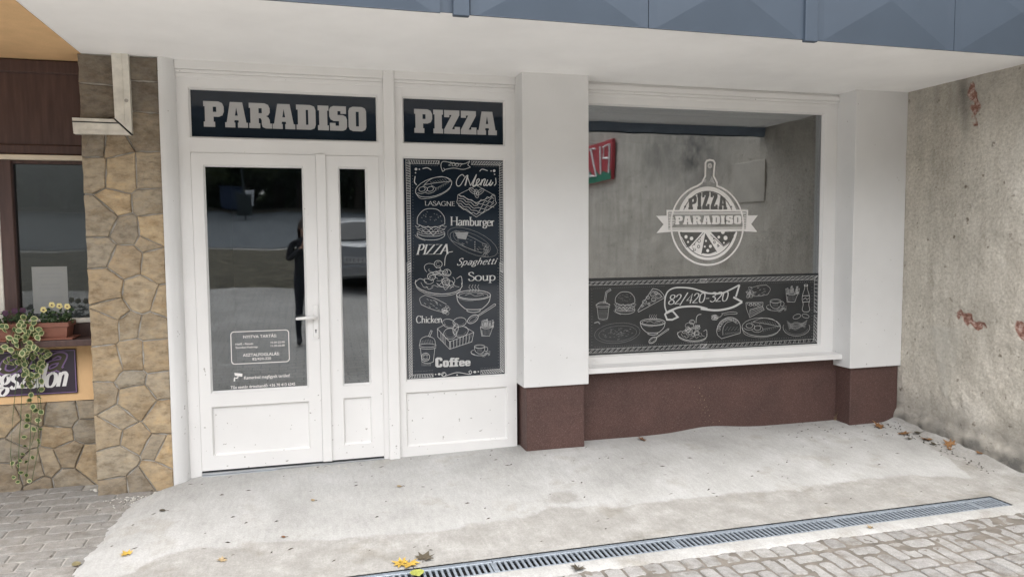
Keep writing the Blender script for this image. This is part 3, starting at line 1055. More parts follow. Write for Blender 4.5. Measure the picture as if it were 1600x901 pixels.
class Pr:
    """one printed sheet; shapes are gathered by the drawing they belong to"""
    def __init__(s): s.g = {}; s.cur = 'print'
    def to(s, name): s.cur = name; return s
    def add(s, it): s.g.setdefault(s.cur, []).append(it)
    def l(s, cr, P, w=3, t=1):
        sc = {'A': 1.05, 'B': 1.05, 'C': .95, 'D': .95, 'E': 1.7, 'X': 1}[cr]
        s.add(('s', t, w * sc / 1000, mp(cr, P)))
    def c(s, cr, P, w=3, t=1, closed=False, n=4): s.l(cr, cat(P, n, closed), w, t)
    def e(s, cr, *a, w=3, t=1, **k): s.l(cr, ell(*a, **k), w, t)
    def p(s, cr, P, t=1, holes=()): s.add(('p', t, [mp(cr, Q) for Q in (P, *holes)]))
    def build(s, parent, y, mats, off=8e-6, merge=None):
        i = 0
        for name, items in s.g.items():
            b = MB()
            for it in items:
                i += 1
                yy = y - i * off
                if it[0] == 's':
                    P = [Vector(q) for q in it[3]]; n = len(P); hw = it[2] / 2
                    closed = n > 3 and (P[0] - P[-1]).length < 1e-5
                    k = len(b.v)
                    for j in range(n):
                        if closed and j in (0, n - 1): d0, d1 = P[-1] - P[-2], P[1] - P[0]
                        else: d0, d1 = P[j] - P[max(j - 1, 0)], P[min(j + 1, n - 1)] - P[j]
                        d0 = d0.normalized() if d0.length else d1.normalized(); d1 = d1.normalized() if d1.length else d0
                        d = d0 + d1
                        d = d.normalized() if d.length > .2 else d1
                        m = hw / max(.5, d.dot(d1))
                        b.v += [(P[j].x - d.y * m, yy, P[j].y + d.x * m), (P[j].x + d.y * m, yy, P[j].y - d.x * m)]
                    for j in range(n - 1):
                        b.f.append((k + 2 * j, k + 2 * j + 1, k + 2 * j + 3, k + 2 * j + 2)); b.mi.append(it[1])
                elif it[0] == 'n':
                    P = it[2]; k = len(b.v)
                    b.v += [(x, yy, z) for x, z in P]
                    for j in range(0, len(P) - 2, 2):
                        b.f.append((k + j, k + j + 1, k + j + 3, k + j + 2)); b.mi.append(it[1])
                else:
                    loops = [[Vector((x, z, 0)) for x, z in L] for L in it[2]]
                    k = len(b.v)
                    for L in loops: b.v += [(q.x, yy, q.y) for q in L]
                    for tri in tessellate_polygon(loops):
                        b.f.append(tuple(k + q for q in tri)); b.mi.append(it[1])
            o = b.build(name, mats, parent, recalc=False)
            if name == 'border_print':
                o['kind'] = 'stuff'
# ---------- nib font
G={}
def g(ch,w,*st): 
    L=[]
    for q in st:
        v=[float(x) for x in q[1:].replace(',',' ').split()]; P=list(zip(v[::2],v[1::2])); L.append(cat(P,5) if q[0]=='c' else P if q[0]!='d' else ell(P[0][0],P[0][1],.035,.035,n=6))
    G[ch]=(w,L)
g('H',.8,'l.12,0 .12,1','l.68,0 .68,1','l.12,.5 .68,.5')
g('a',.48,'c.08,.5 .2,.6 .34,.55 .38,.42 .38,.1 .46,.02','c.38,.36 .15,.3 .06,.15 .15,.01 .28,.05 .38,.16')
g('m',.74,'l.1,0 .1,.6','c.1,.45 .22,.6 .34,.54 .36,.4 .36,0','c.36,.45 .48,.6 .6,.54 .62,.4 .62,0')
g('b',.52,'l.1,1 .1,0','c.1,.45 .25,.6 .42,.48 .45,.3 .4,.1 .25,0 .1,.1')
g('u',.5,'c.1,.6 .1,.2 .14,.04 .25,.01 .38,.15','l.4,.6 .4,0')
g('r',.36,'l.1,0 .1,.6','c.1,.42 .2,.58 .33,.55')
g('g',.46,'c.38,.55 .25,.6 .1,.52 .06,.38 .14,.24 .26,.22 .36,.3 .38,.42 .34,.53 .44,.58','c.15,.24 .08,.14 .2,.07 .38,.03 .42,-.12 .28,-.26 .1,-.22 .06,-.1 .18,.05')
g('e',.45,'c.06,.33 .4,.36 .38,.52 .24,.6 .1,.5 .05,.3 .1,.08 .26,0 .4,.1')
g('p',.52,'l.1,.6 .1,-.3','c.1,.45 .25,.6 .42,.48 .45,.3 .4,.1 .25,0 .1,.1')
g('S',.5,'c.42,.82 .3,1 .1,.92 .08,.72 .25,.55 .42,.4 .45,.18 .3,0 .12,.03 .05,.22')
g('o',.52,'c.26,.6 .08,.48 .05,.3 .1,.08 .26,0 .42,.08 .47,.3 .42,.5 .26,.6')
g('C',.64,'c.6,.8 .48,.97 .28,.98 .1,.78 .05,.45 .15,.1 .38,0 .6,.16')
g('h',.52,'l.1,0 .1,1','c.1,.45 .25,.6 .38,.5 .4,.38 .4,0')
g('i',.2,'l.1,0 .1,.6','d.1,.8')
g('c',.42,'c.38,.5 .25,.6 .1,.5 .05,.3 .1,.08 .25,0 .38,.1')
g('k',.46,'l.1,0 .1,1','l.38,.58 .12,.28','l.18,.34 .44,0')
g('n',.52,'l.1,0 .1,.6','c.1,.45 .25,.6 .38,.5 .4,.38 .4,0')
g('t',.34,'c.14,.8 .14,.15 .18,.02 .32,.08','l.02,.6 .3,.6')
g('P',.58,'l.12,0 .12,1','c.12,1 .38,1 .5,.76 .38,.5 .12,.48')
g('I',.24,'l.12,0 .12,1'); g('Z',.62,'l.06,.98 .55,.98 .05,.02 .58,.02')
g('A',.66,'l.02,0 .32,1','l.32,1 .64,0','l.14,.36 .5,.36')
g('L',.5,'l.12,1 .12,.02 .48,.02'); g('G',.72,'c.62,.8 .48,.97 .28,.98 .1,.78 .05,.45 .15,.1 .38,0 .62,.12','l.62,.1 .62,.42 .46,.42')
g('N',.74,'l.12,0 .12,1','l.12,1 .62,0','l.62,0 .62,1'); g('E',.54,'l.12,0 .12,1','l.12,.98 .48,.98','l.12,.52 .42,.52','l.12,.02 .5,.02')
g('M',.9,'l.1,0 .16,1','l.16,1 .44,.1','l.44,.1 .74,1','l.74,1 .8,0')
g('8',.5,'c.25,.52 .08,.68 .1,.9 .25,1 .4,.9 .42,.7 .25,.52 .06,.32 .06,.1 .25,0 .44,.1 .44,.32 .25,.52')
g('2',.5,'c.06,.75 .14,.95 .3,1 .42,.85 .36,.55 .05,.02','l.05,.02 .46,.02'); g('4',.5,'l.36,0 .36,1 .03,.3 .48,.3')
g('0',.5,'c.25,1 .08,.85 .05,.5 .1,.12 .25,0 .4,.12 .45,.5 .4,.88 .25,1'); g('7',.5,'l.05,.98 .45,.98 .18,0')
g('3',.48,'c.06,.85 .2,1 .38,.92 .4,.7 .2,.55 .42,.42 .44,.15 .25,0 .05,.12'); g('/',.45,'l.0,-.15 .42,1.15'); g('-',.4,'l.06,.4 .34,.4'); g(' ',.3)
def nib(P,cr,txt,x0,y0,x1,y1,h,W=.13,hair=.04,ang=0,shear=0,t=1,serif=.05,track=0):
    """baseline from (x0,y0) to (x1,y1) in crop px, cap height h"""
    tot=sum(G[c][0]+track for c in txt)-track; L=math.hypot(x1-x0,y1-y0); sx=L/tot
    dx,dy=(x1-x0)/L,(y1-y0)/L; pen=0; na=math.radians(ang)
    for c in txt:
        w,S=G[c]
        for s in S:
            s=[np.array(p,float) for p in s]; n=len(s); half=[];nor=[]
            for i in range(n):
                d=s[min(i+1,n-1)]-s[max(i-1,0)]; d=d*np.array([sx/h,1]); q=math.hypot(*d) or 1; d/=q
                hw=.5*(hair+(W-hair)*abs(d[0]*math.sin(na)-d[1]*math.cos(na))); nor.append(np.array([-d[1]*h/sx,d[0]])); half.append(hw)
            Lf=[s[i]+nor[i]*half[i] for i in range(n)]; Rt=[s[i]-nor[i]*half[i] for i in range(n)]
            def tf(q): 
                X=(pen+q[0]+shear*q[1])*sx; Yy=q[1]*h; return (x0+dx*X-(-dy)*0+dx*0, y0+dy*X-Yy)
            strip=[]
            for i in range(n): strip+= [tf(Lf[i]),tf(Rt[i])]
            P.add(('n',t,mp(cr,strip)))
            if serif:
                for e,o in ((s[0],s[1]),(s[-1],s[-2])):
                    if abs(e[0]-o[0])<.1 and (abs(e[1])<.01 or e[1]>.97 or abs(e[1]-.6)<.01 or e[1]<-.28) and abs(e[1]-o[1])>.2:
                        r=W/2+serif; yy=e[1]+(-.0 if e[1]<.3 else -.03)
                        q=[(e[0]-r,yy),(e[0]-r,yy+.035),(e[0]+r,yy),(e[0]+r,yy+.035)]
                        P.add(('n',t,mp(cr,[tf(np.array(z)) for z in q])))
        pen+=w+track
# ---------- slab font (height 10)
SL={'P':(7.8,[(0,10),(5.8,10),(7.2,9.4),(7.8,8),(7.8,6),(7.2,4.6),(5.8,4),(3.8,4),(3.8,2),(4.3,2),(4.3,0),(0,0),(0,2),(.5,2),(.5,8),(0,8)],[(3.6,7.9),(4.9,7.9),(4.9,5.9),(3.6,5.9)]),
'A':(8.8,[(2.0,10),(6.8,10),(8.2,2),(8.8,2),(8.8,0),(4.9,0),(4.9,2),(5.3,2),(5.15,2.9),(3.65,2.9),(3.5,2),(3.9,2),(3.9,0),(0,0),(0,2),(.6,2)],[(4.4,8),(4.95,4.7),(3.85,4.7)]),
'R':(8.5,[(0,10),(5.8,10),(7.2,9.4),(7.8,8),(7.8,6.4),(7.2,5.3),(6.4,4.9),(7.2,4.4),(7.7,3.4),(7.8,2),(8.5,2),(8.5,0),(6.2,0),(5.0,.5),(4.7,1.5),(4.7,3.2),(4.3,4),(3.6,4),(3.6,2),(4.1,2),(4.1,0),(0,0),(0,2),(.5,2),(.5,8),(0,8)],[(3.6,8),(4.8,8),(4.8,6),(3.6,6)]),
'D':(7.5,[(0,10),(5.5,10),(7,9.4),(7.5,8),(7.5,2),(7,.6),(5.5,0),(0,0),(0,2),(.6,2),(.6,8),(0,8)],[(3.7,8),(4.6,8),(4.6,2),(3.7,2)]),
'I':(4,[(0,10),(4,10),(4,8),(3.5,8),(3.5,2),(4,2),(4,0),(0,0),(0,2),(.5,2),(.5,8),(0,8)]),
'S':(6.6,[(1.6,10),(6.3,10),(6.3,6.9),(4.2,6.9),(4.2,8),(3.1,8),(3.1,6.4),(5.1,6.4),(6.2,5.8),(6.6,4.6),(6.6,1.6),(6.1,.5),(5,0),(.2,0),(.2,3.1),(2.3,3.1),(2.3,2),(3.6,2),(3.6,3.9),(1.6,3.9),(.5,4.5),(0,5.8),(0,8.4),(.5,9.5)]),
'O':(6.6,[(1.6,10),(5,10),(6.2,9.4),(6.6,8.2),(6.6,1.8),(6.2,.6),(5,0),(1.6,0),(.4,.6),(0,1.8),(0,8.2),(.4,9.4)],[(2.75,8),(3.85,8),(3.85,2),(2.75,2)]),
'Z':(6.9,[(.1,10),(6.7,10),(6.7,8),(3.4,2),(4.6,2),(4.6,3),(6.9,3),(6.9,0),(0,0),(0,1.8),(3.3,8),(2.3,8),(2.3,7),(.1,7)]),
'C':(6,[(1.5,10),(4.8,10),(6,8.8),(6,6.5),(3.8,6.5),(3.8,8),(2.6,8),(2.6,2),(3.8,2),(3.8,3.5),(6,3.5),(6,1.2),(4.8,0),(1.5,0),(0,1.5),(0,8.5)]),
'o':(5.4,[(1.2,7),(4.2,7),(5.4,5.8),(5.4,1.2),(4.2,0),(1.2,0),(0,1.2),(0,5.8)],[(2.3,5.3),(3.1,5.3),(3.1,1.7),(2.3,1.7)]),
'f':(4.8,[(.2,0),(4,0),(4,1.7),(3.3,1.7),(3.3,5.3),(4.3,5.3),(4.3,7),(3.3,7),(3.3,8.2),(4.8,8.2),(4.8,10),(2,10),(.9,9),(.9,7),(0,7),(0,5.3),(.9,5.3),(.9,1.7),(.2,1.7)]),
'e':(5.4,[(1.2,7),(4.2,7),(5.4,5.8),(5.4,2.9),(2.3,2.9),(2.3,1.6),(3.2,1.6),(3.2,2.2),(5.4,2.2),(5.4,1.2),(4.2,0),(1.2,0),(0,1.2),(0,5.8)],[(2.3,5.5),(3.1,5.5),(3.1,4.3),(2.3,4.3)])}
def dens(loop,n=4):
    o=[]
    for i in range(len(loop)):
        a=loop[i];b=loop[(i+1)%len(loop)]
        for k in range(n): o.append((a[0]+(b[0]-a[0])*k/n,a[1]+(b[1]-a[1])*k/n))
    return o
def slab(P,cr,txt,bounds,fn,t=1,dn=1):
    """fn(x_crop, v01)-> crop pt ; bounds list of (x0,x1)"""
    for ch,(a,b) in zip(txt,bounds):
        w=SL[ch][0]; P.p(cr,[fn(a+(b-a)*x/w,y/10) for x,y in dens(SL[ch][1],dn)],t,[[fn(a+(b-a)*x/w,y/10) for x,y in dens(h,dn)] for h in SL[ch][2:]])
def new():
    return Pr()
def hatchband(P,cr,a,b,c,d,n,t=1,w=1.6):
    """quad band a->b (outer edge) c->d (inner) : outline + slanted hatch"""
    a,b,c,d=map(np.array,(a,b,c,d)); P.l(cr,[a,b,d,c,a],w,t)
    for i in range(n):
        u=(i+.15)/n; v=min(1,(i+.95)/n)
        for k in (0,.32):
            uu=min(1,u+k/n); vv=min(1,v+k/n); P.l(cr,[c+(d-c)*uu,a+(b-a)*vv],w*1.25 if k==0 else w*.9,t)
def dots(P,cr,a,b,n,t=2,r=1.6):
    for i in range(n):
        x=a[0]+(b[0]-a[0])*i/(n-1); y=a[1]+(b[1]-a[1])*i/(n-1); P.l(cr,[(x-r,y),(x+r,y)],2.4,t)
def jit(cx,cy,rx,ry,n,amp,a0=0,a1=360,seed=0):
    rr=random.Random(seed); o=[]
    for i in range(n+1):
        t=math.radians(a0+(a1-a0)*i/n); k=1+rr.uniform(-amp,amp); o.append((cx+rx*k*math.cos(t),cy+ry*k*math.sin(t)))
    return o
def hatch(P,cr,pts,dx,dy,n,w=1.2,t=2):
    """n short strokes starting along polyline pts with vector"""
    pts=cat(pts,6)
    for i in range(n):
        q=pts[int(i*(len(pts)-1)/max(1,n-1))]; P.l(cr,[q,(q[0]+dx,q[1]+dy)],w,t)
def burger(P,cr,x,y,s,t=1,seed=1):
    T=lambda *p:[(x+a*s,y+b*s) for a,b in p]
    P.c(cr,T((-.95,.0),(-.9,-.5),(-.5,-.95),(0,-1.05),(.5,-.95),(.9,-.5),(.95,0)),3,t); P.c(cr,T((-.95,0),(-.4,.2),(.4,.2),(.95,0)),2.6,t)
    P.c(cr,T(*[(-1.08+i*.18,.12+.09*math.sin(i*2.3)+.12*math.sin(math.pi*i/12)) for i in range(13)]),2.6,t)
    P.c(cr,T(*[(-1.0+i*.167,.3+.07*math.sin(i*2.9)+.1*math.sin(math.pi*i/12)) for i in range(13)]),2,t)
    for a in (.42,.58,.72): P.c(cr,T((-.95,a-.05),(-.5,a+.1),(0,a+.12),(.5,a+.1),(.95,a-.05)),2.2 if a<.7 else 3,t)
    P.l(cr,T((-.2,.4),(.15,.78),(.5,.42)),2.6,t); P.l(cr,T((-.6,.42),(-.2,.72),(.15,.5)),2,t)
    P.c(cr,T((-.95,.6),(-.9,.85),(-.5,1.05),(0,1.1),(.5,1.05),(.9,.85),(.95,.6)),3,t)
    P.c(cr,T((-1.1,.75),(-.9,.95),(-.4,1.14)),3.4,2)
    rr=random.Random(seed)
    for i in range(24):
        a=rr.uniform(-.7,.7); b=rr.uniform(-.85,-.1); 
        if a*a+b*b<.8: P.l(cr,T((a,b),(a+.07,b+.03)),2.2,2)
    for i in range(10): a=-.85+i*.19; P.l(cr,T((a,.5),(a+.06,.6)),1.8,t)
def bowl(P,cr,x,y,s,sp,t=1):
    T=lambda *p:[(x+a*s,y+b*s) for a,b in p]
    P.l(cr,ell(x,y,s,s*.28),4,t); P.l(cr,ell(x,y+.03*s,s*.86,s*.19),2.4,t)
    P.c(cr,T((-1,0),(-.9,.4),(-.6,.72),(-.35,.84),(.35,.84),(.6,.72),(.9,.4),(1,0)),4,t); P.c(cr,T((-.38,.84),(-.36,.95),(0,1.02),(.36,.95),(.38,.84)),4,t)
    P.c(cr,T((-.5,.02),(-.2,-.08),(.1,.06),(.5,.0)),2,t); P.c(cr,T((.2,-.05),(.45,-.1),(.6,.03)),1.8,t)
    P.c(cr,T((-.84,.24),(-.4,.34),(0,.36)),1.8,2)
    for i in range(4): a=-.25+i*.17; P.c(cr,T((a,-.2),(a+.06,-.33),(a-.02,-.46),(a+.05,-.62)),1.9,t)
    (a,b),(c,d)=sp; L=math.hypot(c-a,d-b); r=math.degrees(math.atan2(d-b,c-a)); P.l(cr,ell(a,b,L*.23,L*.13,r),4,t); P.l(cr,ell(a,b,L*.16,L*.07,r),1.6,t)
    ux,uy=(c-a)/L,(d-b)/L; P.l(cr,[(a+ux*L*.22-uy*4,b+uy*L*.22+ux*4),(c-uy*7,d+ux*7),(c+ux*8,d+uy*8),(c+uy*7,d-ux*7),(a+ux*L*.22+uy*4,b+uy*L*.22-ux*4)],3,t)
def spag(P,cr,x,y,s,t=1,seed=3):
    rr=random.Random(seed); P.l(cr,ell(x,y+.42*s,s,.42*s,4,-15,195),4,t); P.l(cr,ell(x,y+.5*s,.98*s,.42*s,4,15,165),2.6,t); P.c(cr,[(x-s,y+.35*s),(x-.8*s,y+.2*s),(x-.62*s,y+.25*s)],3,t);P.c(cr,[(x+s,y+.42*s),(x+.95*s,y+.1*s),(x+.75*s,y+.2*s)],3,t)
    for k in range(16):
        cx=x+rr.uniform(-.45,.45)*s; cy=y+rr.uniform(-.25,.5)*s; r=rr.uniform(.12,.34)*s; a=rr.uniform(0,360); P.l(cr,ell(cx,cy,r,r*rr.uniform(.35,.7),rr.uniform(-30,30),a,a+rr.uniform(120,250)),2.2,t)
    for k in range(7):
        a=-.75+k*.22; P.c(cr,[(x+a*s,y+(.35+.2*math.sin(k))*s),(x+(a+.12)*s,y+(.55+.1*math.sin(k*2))*s),(x+(a+.3)*s,y+.55*s)],2,t)
    for cx,cy in ((-.02,-.42),(-.3,.1),(.35,-.05),(.3,.32)): P.l(cr,ell(x+cx*s,y+cy*s,.17*s,.15*s),3,t); P.l(cr,ell(x+cx*s,y+cy*s,.09*s,.08*s,0,30,300),1.6,t)
    P.c(cr,[(x+.25*s,y-.35*s),(x+.28*s,y-.7*s),(x+.4*s,y-.9*s),(x+.6*s,y-.95*s)],4,t)
def fries(P,cr,x,y,s,lean=.15,t=1,seed=5):
    rr=random.Random(seed); T=lambda *p:[(x+(a-lean*b)*s,y+b*s) for a,b in p]
    P.c(cr,T((-.75,-.1),(-.3,.12),(.3,.1),(.78,-.25)),2.4,t); P.l(cr,T((-.75,-.1),(-.5,1),(.45,1),(.78,-.25)),2.6,t); P.c(cr,T((-.55,.3),(-.4,.9),(-.1,.97)),5,2)
    for k in range(11):
        a=-.7+k*.14; h=rr.uniform(.5,1.0); l=rr.uniform(-.15,.2); P.l(cr,T((a,.05),(a+l-.05,-h),(a+l+.08,-h-.02),(a+.13,.05)),1.9,t)
    for k in range(6): a=-.4+k*.16; P.l(cr,T((a,.2),(a+.02,.85)),1.3,2)
def cup(P,cr,x,y,s,t=1):
    P.l(cr,ell(x,y,.62*s,.22*s),2.6,t); P.l(cr,ell(x,y+.03*s,.5*s,.15*s),1.8,2); P.c(cr,[(x-.62*s,y),(x-.55*s,y+.5*s),(x-.2*s,y+.82*s),(x+.2*s,y+.82*s),(x+.55*s,y+.5*s),(x+.62*s,y)],2.6,t)
    P.l(cr,ell(x+.72*s,y+.3*s,.25*s,.27*s,0,-110,120),2.4,t); P.l(cr,ell(x,y+.75*s,1.0*s,.34*s,0,-10,190),2.6,t); P.l(cr,ell(x-.05*s,y+.66*s,1.0*s,.34*s,0,120,230),2,t)
    for i in range(5): P.l(cr,[(x-.3*s+i*.13*s,y+.25*s),(x-.25*s+i*.12*s,y+.65*s)],1.2,2)
    rr=random.Random(8)
    for i in range(14): a=x+rr.uniform(.15,1.15)*s; b=y+rr.uniform(.75,1.15)*s; P.l(cr,ell(a,b,.12*s,.07*s,rr.uniform(0,180)),1.8,2)
    P.c(cr,[(x+.6*s,y+.85*s),(x+.9*s,y+.6*s),(x+1.25*s,y+.58*s),(x+1.05*s,y+.8*s),(x+.6*s,y+.85*s)],1.8,2)
def eggs(P,cr,x,y,rx,ry,rot=0,t=1):
    r=math.radians(rot); T=lambda *p:[(x+a*rx*math.cos(r)-b*ry*math.sin(r),y+a*rx*math.sin(r)+b*ry*math.cos(r)) for a,b in p]
    P.l(cr,ell(x,y,rx,ry,rot),3,t); P.c(cr,T((-1,.1),(-.8,.85),(0,1.12),(.7,.8),(1,.1)),2.2,t)
    for a,b in ((-.62,-.15),(-.2,.1)): q=T((a,b))[0]; P.l(cr,ell(q[0],q[1],rx*.17,ry*.26,rot),2.6,t); P.c(cr,T((a-.3,b+.25),(a-.1,b+.45),(a+.15,b+.4),(a+.28,b+.1),(a+.1,b-.4)),2.2,t)
    P.c(cr,T((-.45,-.55),(0,-.95),(.5,-.9),(.8,-.55),(.95,-.1)),2.4,t); P.c(cr,T((-.45,-.55),(.1,-.4),(.6,-.2),(.95,-.05)),2.4,t)
    for i in range(7): P.l(cr,T((-.1+.13*i,-.7+.03*i),(0+.13*i,-.5+.06*i)),1.5,2)
    for i in range(9): P.c(cr,T((.05+.1*i,.35-.06*i),(.15+.1*i,.15-.03*i),(.1+.1*i,.5-.06*i)),1.6,2)
def wrap(P,cr,x0,y0,x1,y1,r,t=2,seed=2):
    rr=random.Random(seed); a=np.array((x0,y0),float); b=np.array((x1,y1),float); u=(b-a)/np.hypot(*(b-a)); n=np.array([-u[1],u[0]])
    P.c(cr,[a-n*r,a-u*r*.7,a+n*r],2.2,t); P.c(cr,[a-n*r,(a+b)/2-n*r*1.1,b-n*r*.9],2.4,t); P.c(cr,[a+n*r,(a+b)/2+n*r*1.05,b+n*r*.8],2.4,t)
    for k in range(9): q=b+u*rr.uniform(-.2,.9)*r+n*rr.uniform(-1,1)*r; P.c(cr,jit(q[0],q[1],r*.38,r*.3,7,.4,seed=k+seed),1.8,t)
    for k in range(14): q=a+(b-a)*rr.uniform(0,.9)+n*rr.uniform(-.8,.8)*r; P.l(cr,[q,q+u*r*.45+n*rr.uniform(-.2,.2)*r],1.5,t)

# ================= MENU PANEL
MN=new()
MN.to('border_print')
hatchband(MN,'A',(66,70),(314,78),(98,98),(314,102),13,w=2); hatchband(MN,'A',(552,80),(785,87),(552,106),(760,112),12,w=2)
hatchband(MN,'A',(66,70),(84,900),(98,98),(106,900),44,w=2); hatchband(MN,'A',(785,87),(787,900),(760,112),(767,900),44,w=2)
hatchband(MN,'B',(52,0),(66,858),(80,0),(92,830),44,w=2); hatchband(MN,'B',(764,0),(768,812),(738,0),(742,786),42,w=2)
hatchband(MN,'B',(66,858),(245,845),(92,830),(245,822),9,w=2); hatchband(MN,'B',(597,826),(768,812),(597,798),(742,786),9,w=2)
dots(MN,'A',(112,110),(300,116),18); dots(MN,'A',(570,118),(750,124),17); dots(MN,'B',(104,806),(240,798),13); dots(MN,'B',(600,782),(730,774),12)
for y in range(190,880,22): dots(MN,'A',(114+.012*y,y),(114+.012*y,y+.1),2); dots(MN,'A',(752+.003*y,y),(752+.003*y,y+.1),2)
for y in range(40,780,22): dots(MN,'B',(94+.01*y,y),(94+.01*y,y+.1),2); dots(MN,'B',(724+.004*y,y),(724+.004*y,y+.1),2)
MN.to('ribbon_drawing')
# ribbon 2007
MN.c('A',[(338,158),(326,120),(332,90),(360,84),(440,100),(500,100),(540,80)],3.4); MN.l('A',[(540,80),(524,108),(544,126)],3.4); MN.c('A',[(544,126),(490,142),(420,132),(350,144)],3.4); MN.l('A',[(338,158),(356,146),(345,132)],3)
nib(MN,'A','2007',378,112,482,124,26,W=.12,hair=.08,shear=.1,serif=0)
MN.to('corner_print')
for q in ((141,140,10),(166,141,5),(138,167,5),(720,152,10),(697,153,5),(723,178,5)): MN.p('A',ell(*q[:2],q[2],q[2],n=10))
MN.c('A',[(190,136),(225,130),(254,146)],5); MN.c('A',[(135,192),(130,235),(146,256)],5); MN.c('A',[(612,156),(632,140),(672,152)],5); MN.c('A',[(731,205),(733,245),(720,262)],5)
MN.to('menu_lettering')
# Menu script
MN.c('A',[(500,196),(484,180),(458,196),(440,232),(446,262),(466,262),(488,230),(508,196),(526,184)],4.5); MN.c('A',[(524,186),(505,262)],9); MN.l('A',[(520,190),(545,262)],5); MN.c('A',[(545,262),(575,205),(590,178)],5); MN.c('A',[(586,186),(562,255),(576,262),(594,244)],8.5)
MN.c('A',[(594,244),(610,224),(606,212),(592,222),(588,248),(600,260),(622,240)],6.5); MN.c('A',[(632,216),(620,260)],8); MN.c('A',[(624,246),(642,216),(654,218),(642,256),(652,260),(664,240)],6.5); MN.c('A',[(672,218),(660,250),(668,262),(688,240)],6.5); MN.c('A',[(698,220),(686,254),(696,258),(712,236)],7.5)
MN.to('breakfast_drawing')
eggs(MN,'A',272,272,140,66,-17); 
MN.to('lasagne_lettering')
nib(MN,'A','LASAGNE',205,408,432,412,32,W=.13,hair=.06,t=1)
# lasagne
def lasag(P,cr,x,y,s,t=1):
    T=lambda *p:[(x+a*s,y+b*s) for a,b in p]; P.l(cr,T((-1,-.35),(0,-.85),(1,-.3),(-.02,.1),(-1,-.35)),2.6,t)
    for k in range(5):
        o=.16*k; P.c(cr,T(*[(-1+i*.14,-.35+.064*i+o+.05*math.sin(i*2.1+k)) for i in range(8)],*[(.12*i,.1-.055*i+o+.06*math.sin(i*2.3+k*2)) for i in range(1,9)]),2.8,t)
    P.c(cr,T((-1.02,-.35),(-1.05,-.1),(-1,.2),(-.02,.88)),2.6,t); P.c(cr,T((-.02,.88),(1,.22),(1.03,0),(1,-.3)),2.6,t)
    for a,b,r in ((-.22,-.55,40),(.2,-.5,-35),(0,-.4,80)): P.l(cr,ell(x+a*s,y+b*s,.24*s,.11*s,r),2.6,t); P.l(cr,ell(x+a*s,y+b*s,.15*s,.02*s,r),1.4,t)
    for k in range(18): q=T((random.uniform(-.95,.9),0))[0]; yy=y+(.1+random.uniform(.05,.6)-.4*abs(q[0]-x)/s)*s; P.l(cr,[(q[0],yy),(q[0]+6,yy+3)],1.8,2)
MN.to('lasagne_drawing')
lasag(MN,'A',590,375,135)
MN.to('hamburger_drawing')
burger(MN,'A',252,545,108)
MN.to('hamburger_lettering')
nib(MN,'A','Hamburger',396,556,722,560,64,W=.15,hair=.05)
MN.to('wrap_plate_drawing')
# faint plate
MN.l('A',ell(560,680,200,82,24),1.7,2); MN.l('A',ell(555,676,150,56,24),1.4,2); wrap(MN,'A',420,630,640,730,40,t=2); 
MN.p('A',[(428,606),(530,606),(510,660),(450,652)],2)
for k in range(6): MN.p('A',ell(577,676+k*13,3,3,n=6))
MN.to('pizza_lettering')
nib(MN,'A','PIZZA',142,772,376,768,74,W=.17,hair=.05,shear=.22)
MN.to('spaghetti_drawing')
spag(MN,'B',285,85,175); 
MN.to('spaghetti_lettering')
nib(MN,'A','Spaghetti',440,850,730,842,50,W=.13,hair=.06,shear=.35,serif=0,track=.04)
MN.to('soup_lettering')
nib(MN,'B','Soup',502,134,708,132,62,W=.15,hair=.05)
MN.to('soup_drawing')
bowl(MN,'B',543,240,126,((538,418),(700,312)))
MN.to('wrap_drawing')
wrap(MN,'B',170,275,330,340,38,t=1,seed=6)
MN.to('chicken_lettering')
nib(MN,'B','Chicken',118,446,312,444,52,W=.14,hair=.05)
MN.to('fries_drawing')
fries(MN,'B',640,480,62,lean=.1)
MN.to('chicken_basket_drawing')
# basket of chicken
B_=[(275,488),(330,450),(545,520),(370,585)]
MN.l('B',[(275,488),(365,585),(545,515),(470,470)],2.8); MN.l('B',[(275,488),(335,455)],2.8); MN.l('B',[(275,488),(278,548),(366,640),(365,585)],2.8); MN.l('B',[(366,640),(530,585),(545,515)],2.8)
for k in range(6): u=k/6; MN.l('B',[(300+65*u*0+u*65,515+70*u),(302+64*u,575+65*u)],2) if k<4 else None
for k in range(7): u=k/7; MN.l('B',[(372+170*u,582-68*u),(374+155*u,636-52*u)],2.6); MN.l('B',[(392+165*u,575-66*u),(392+152*u,605-55*u)],1.6,2)
for cx,cy,a,b,r in ((360,450,48,32,15),(440,440,50,34,-10),(370,525,48,40,0),(450,510,55,38,-15),(410,490,20,40,10)): MN.l('B',ell(cx,cy,a,b,r),2.8); MN.l('B',ell(cx,cy,a*.7,b*.7,r,20,200),1.6,2)
MN.to('iced_drink_drawing')
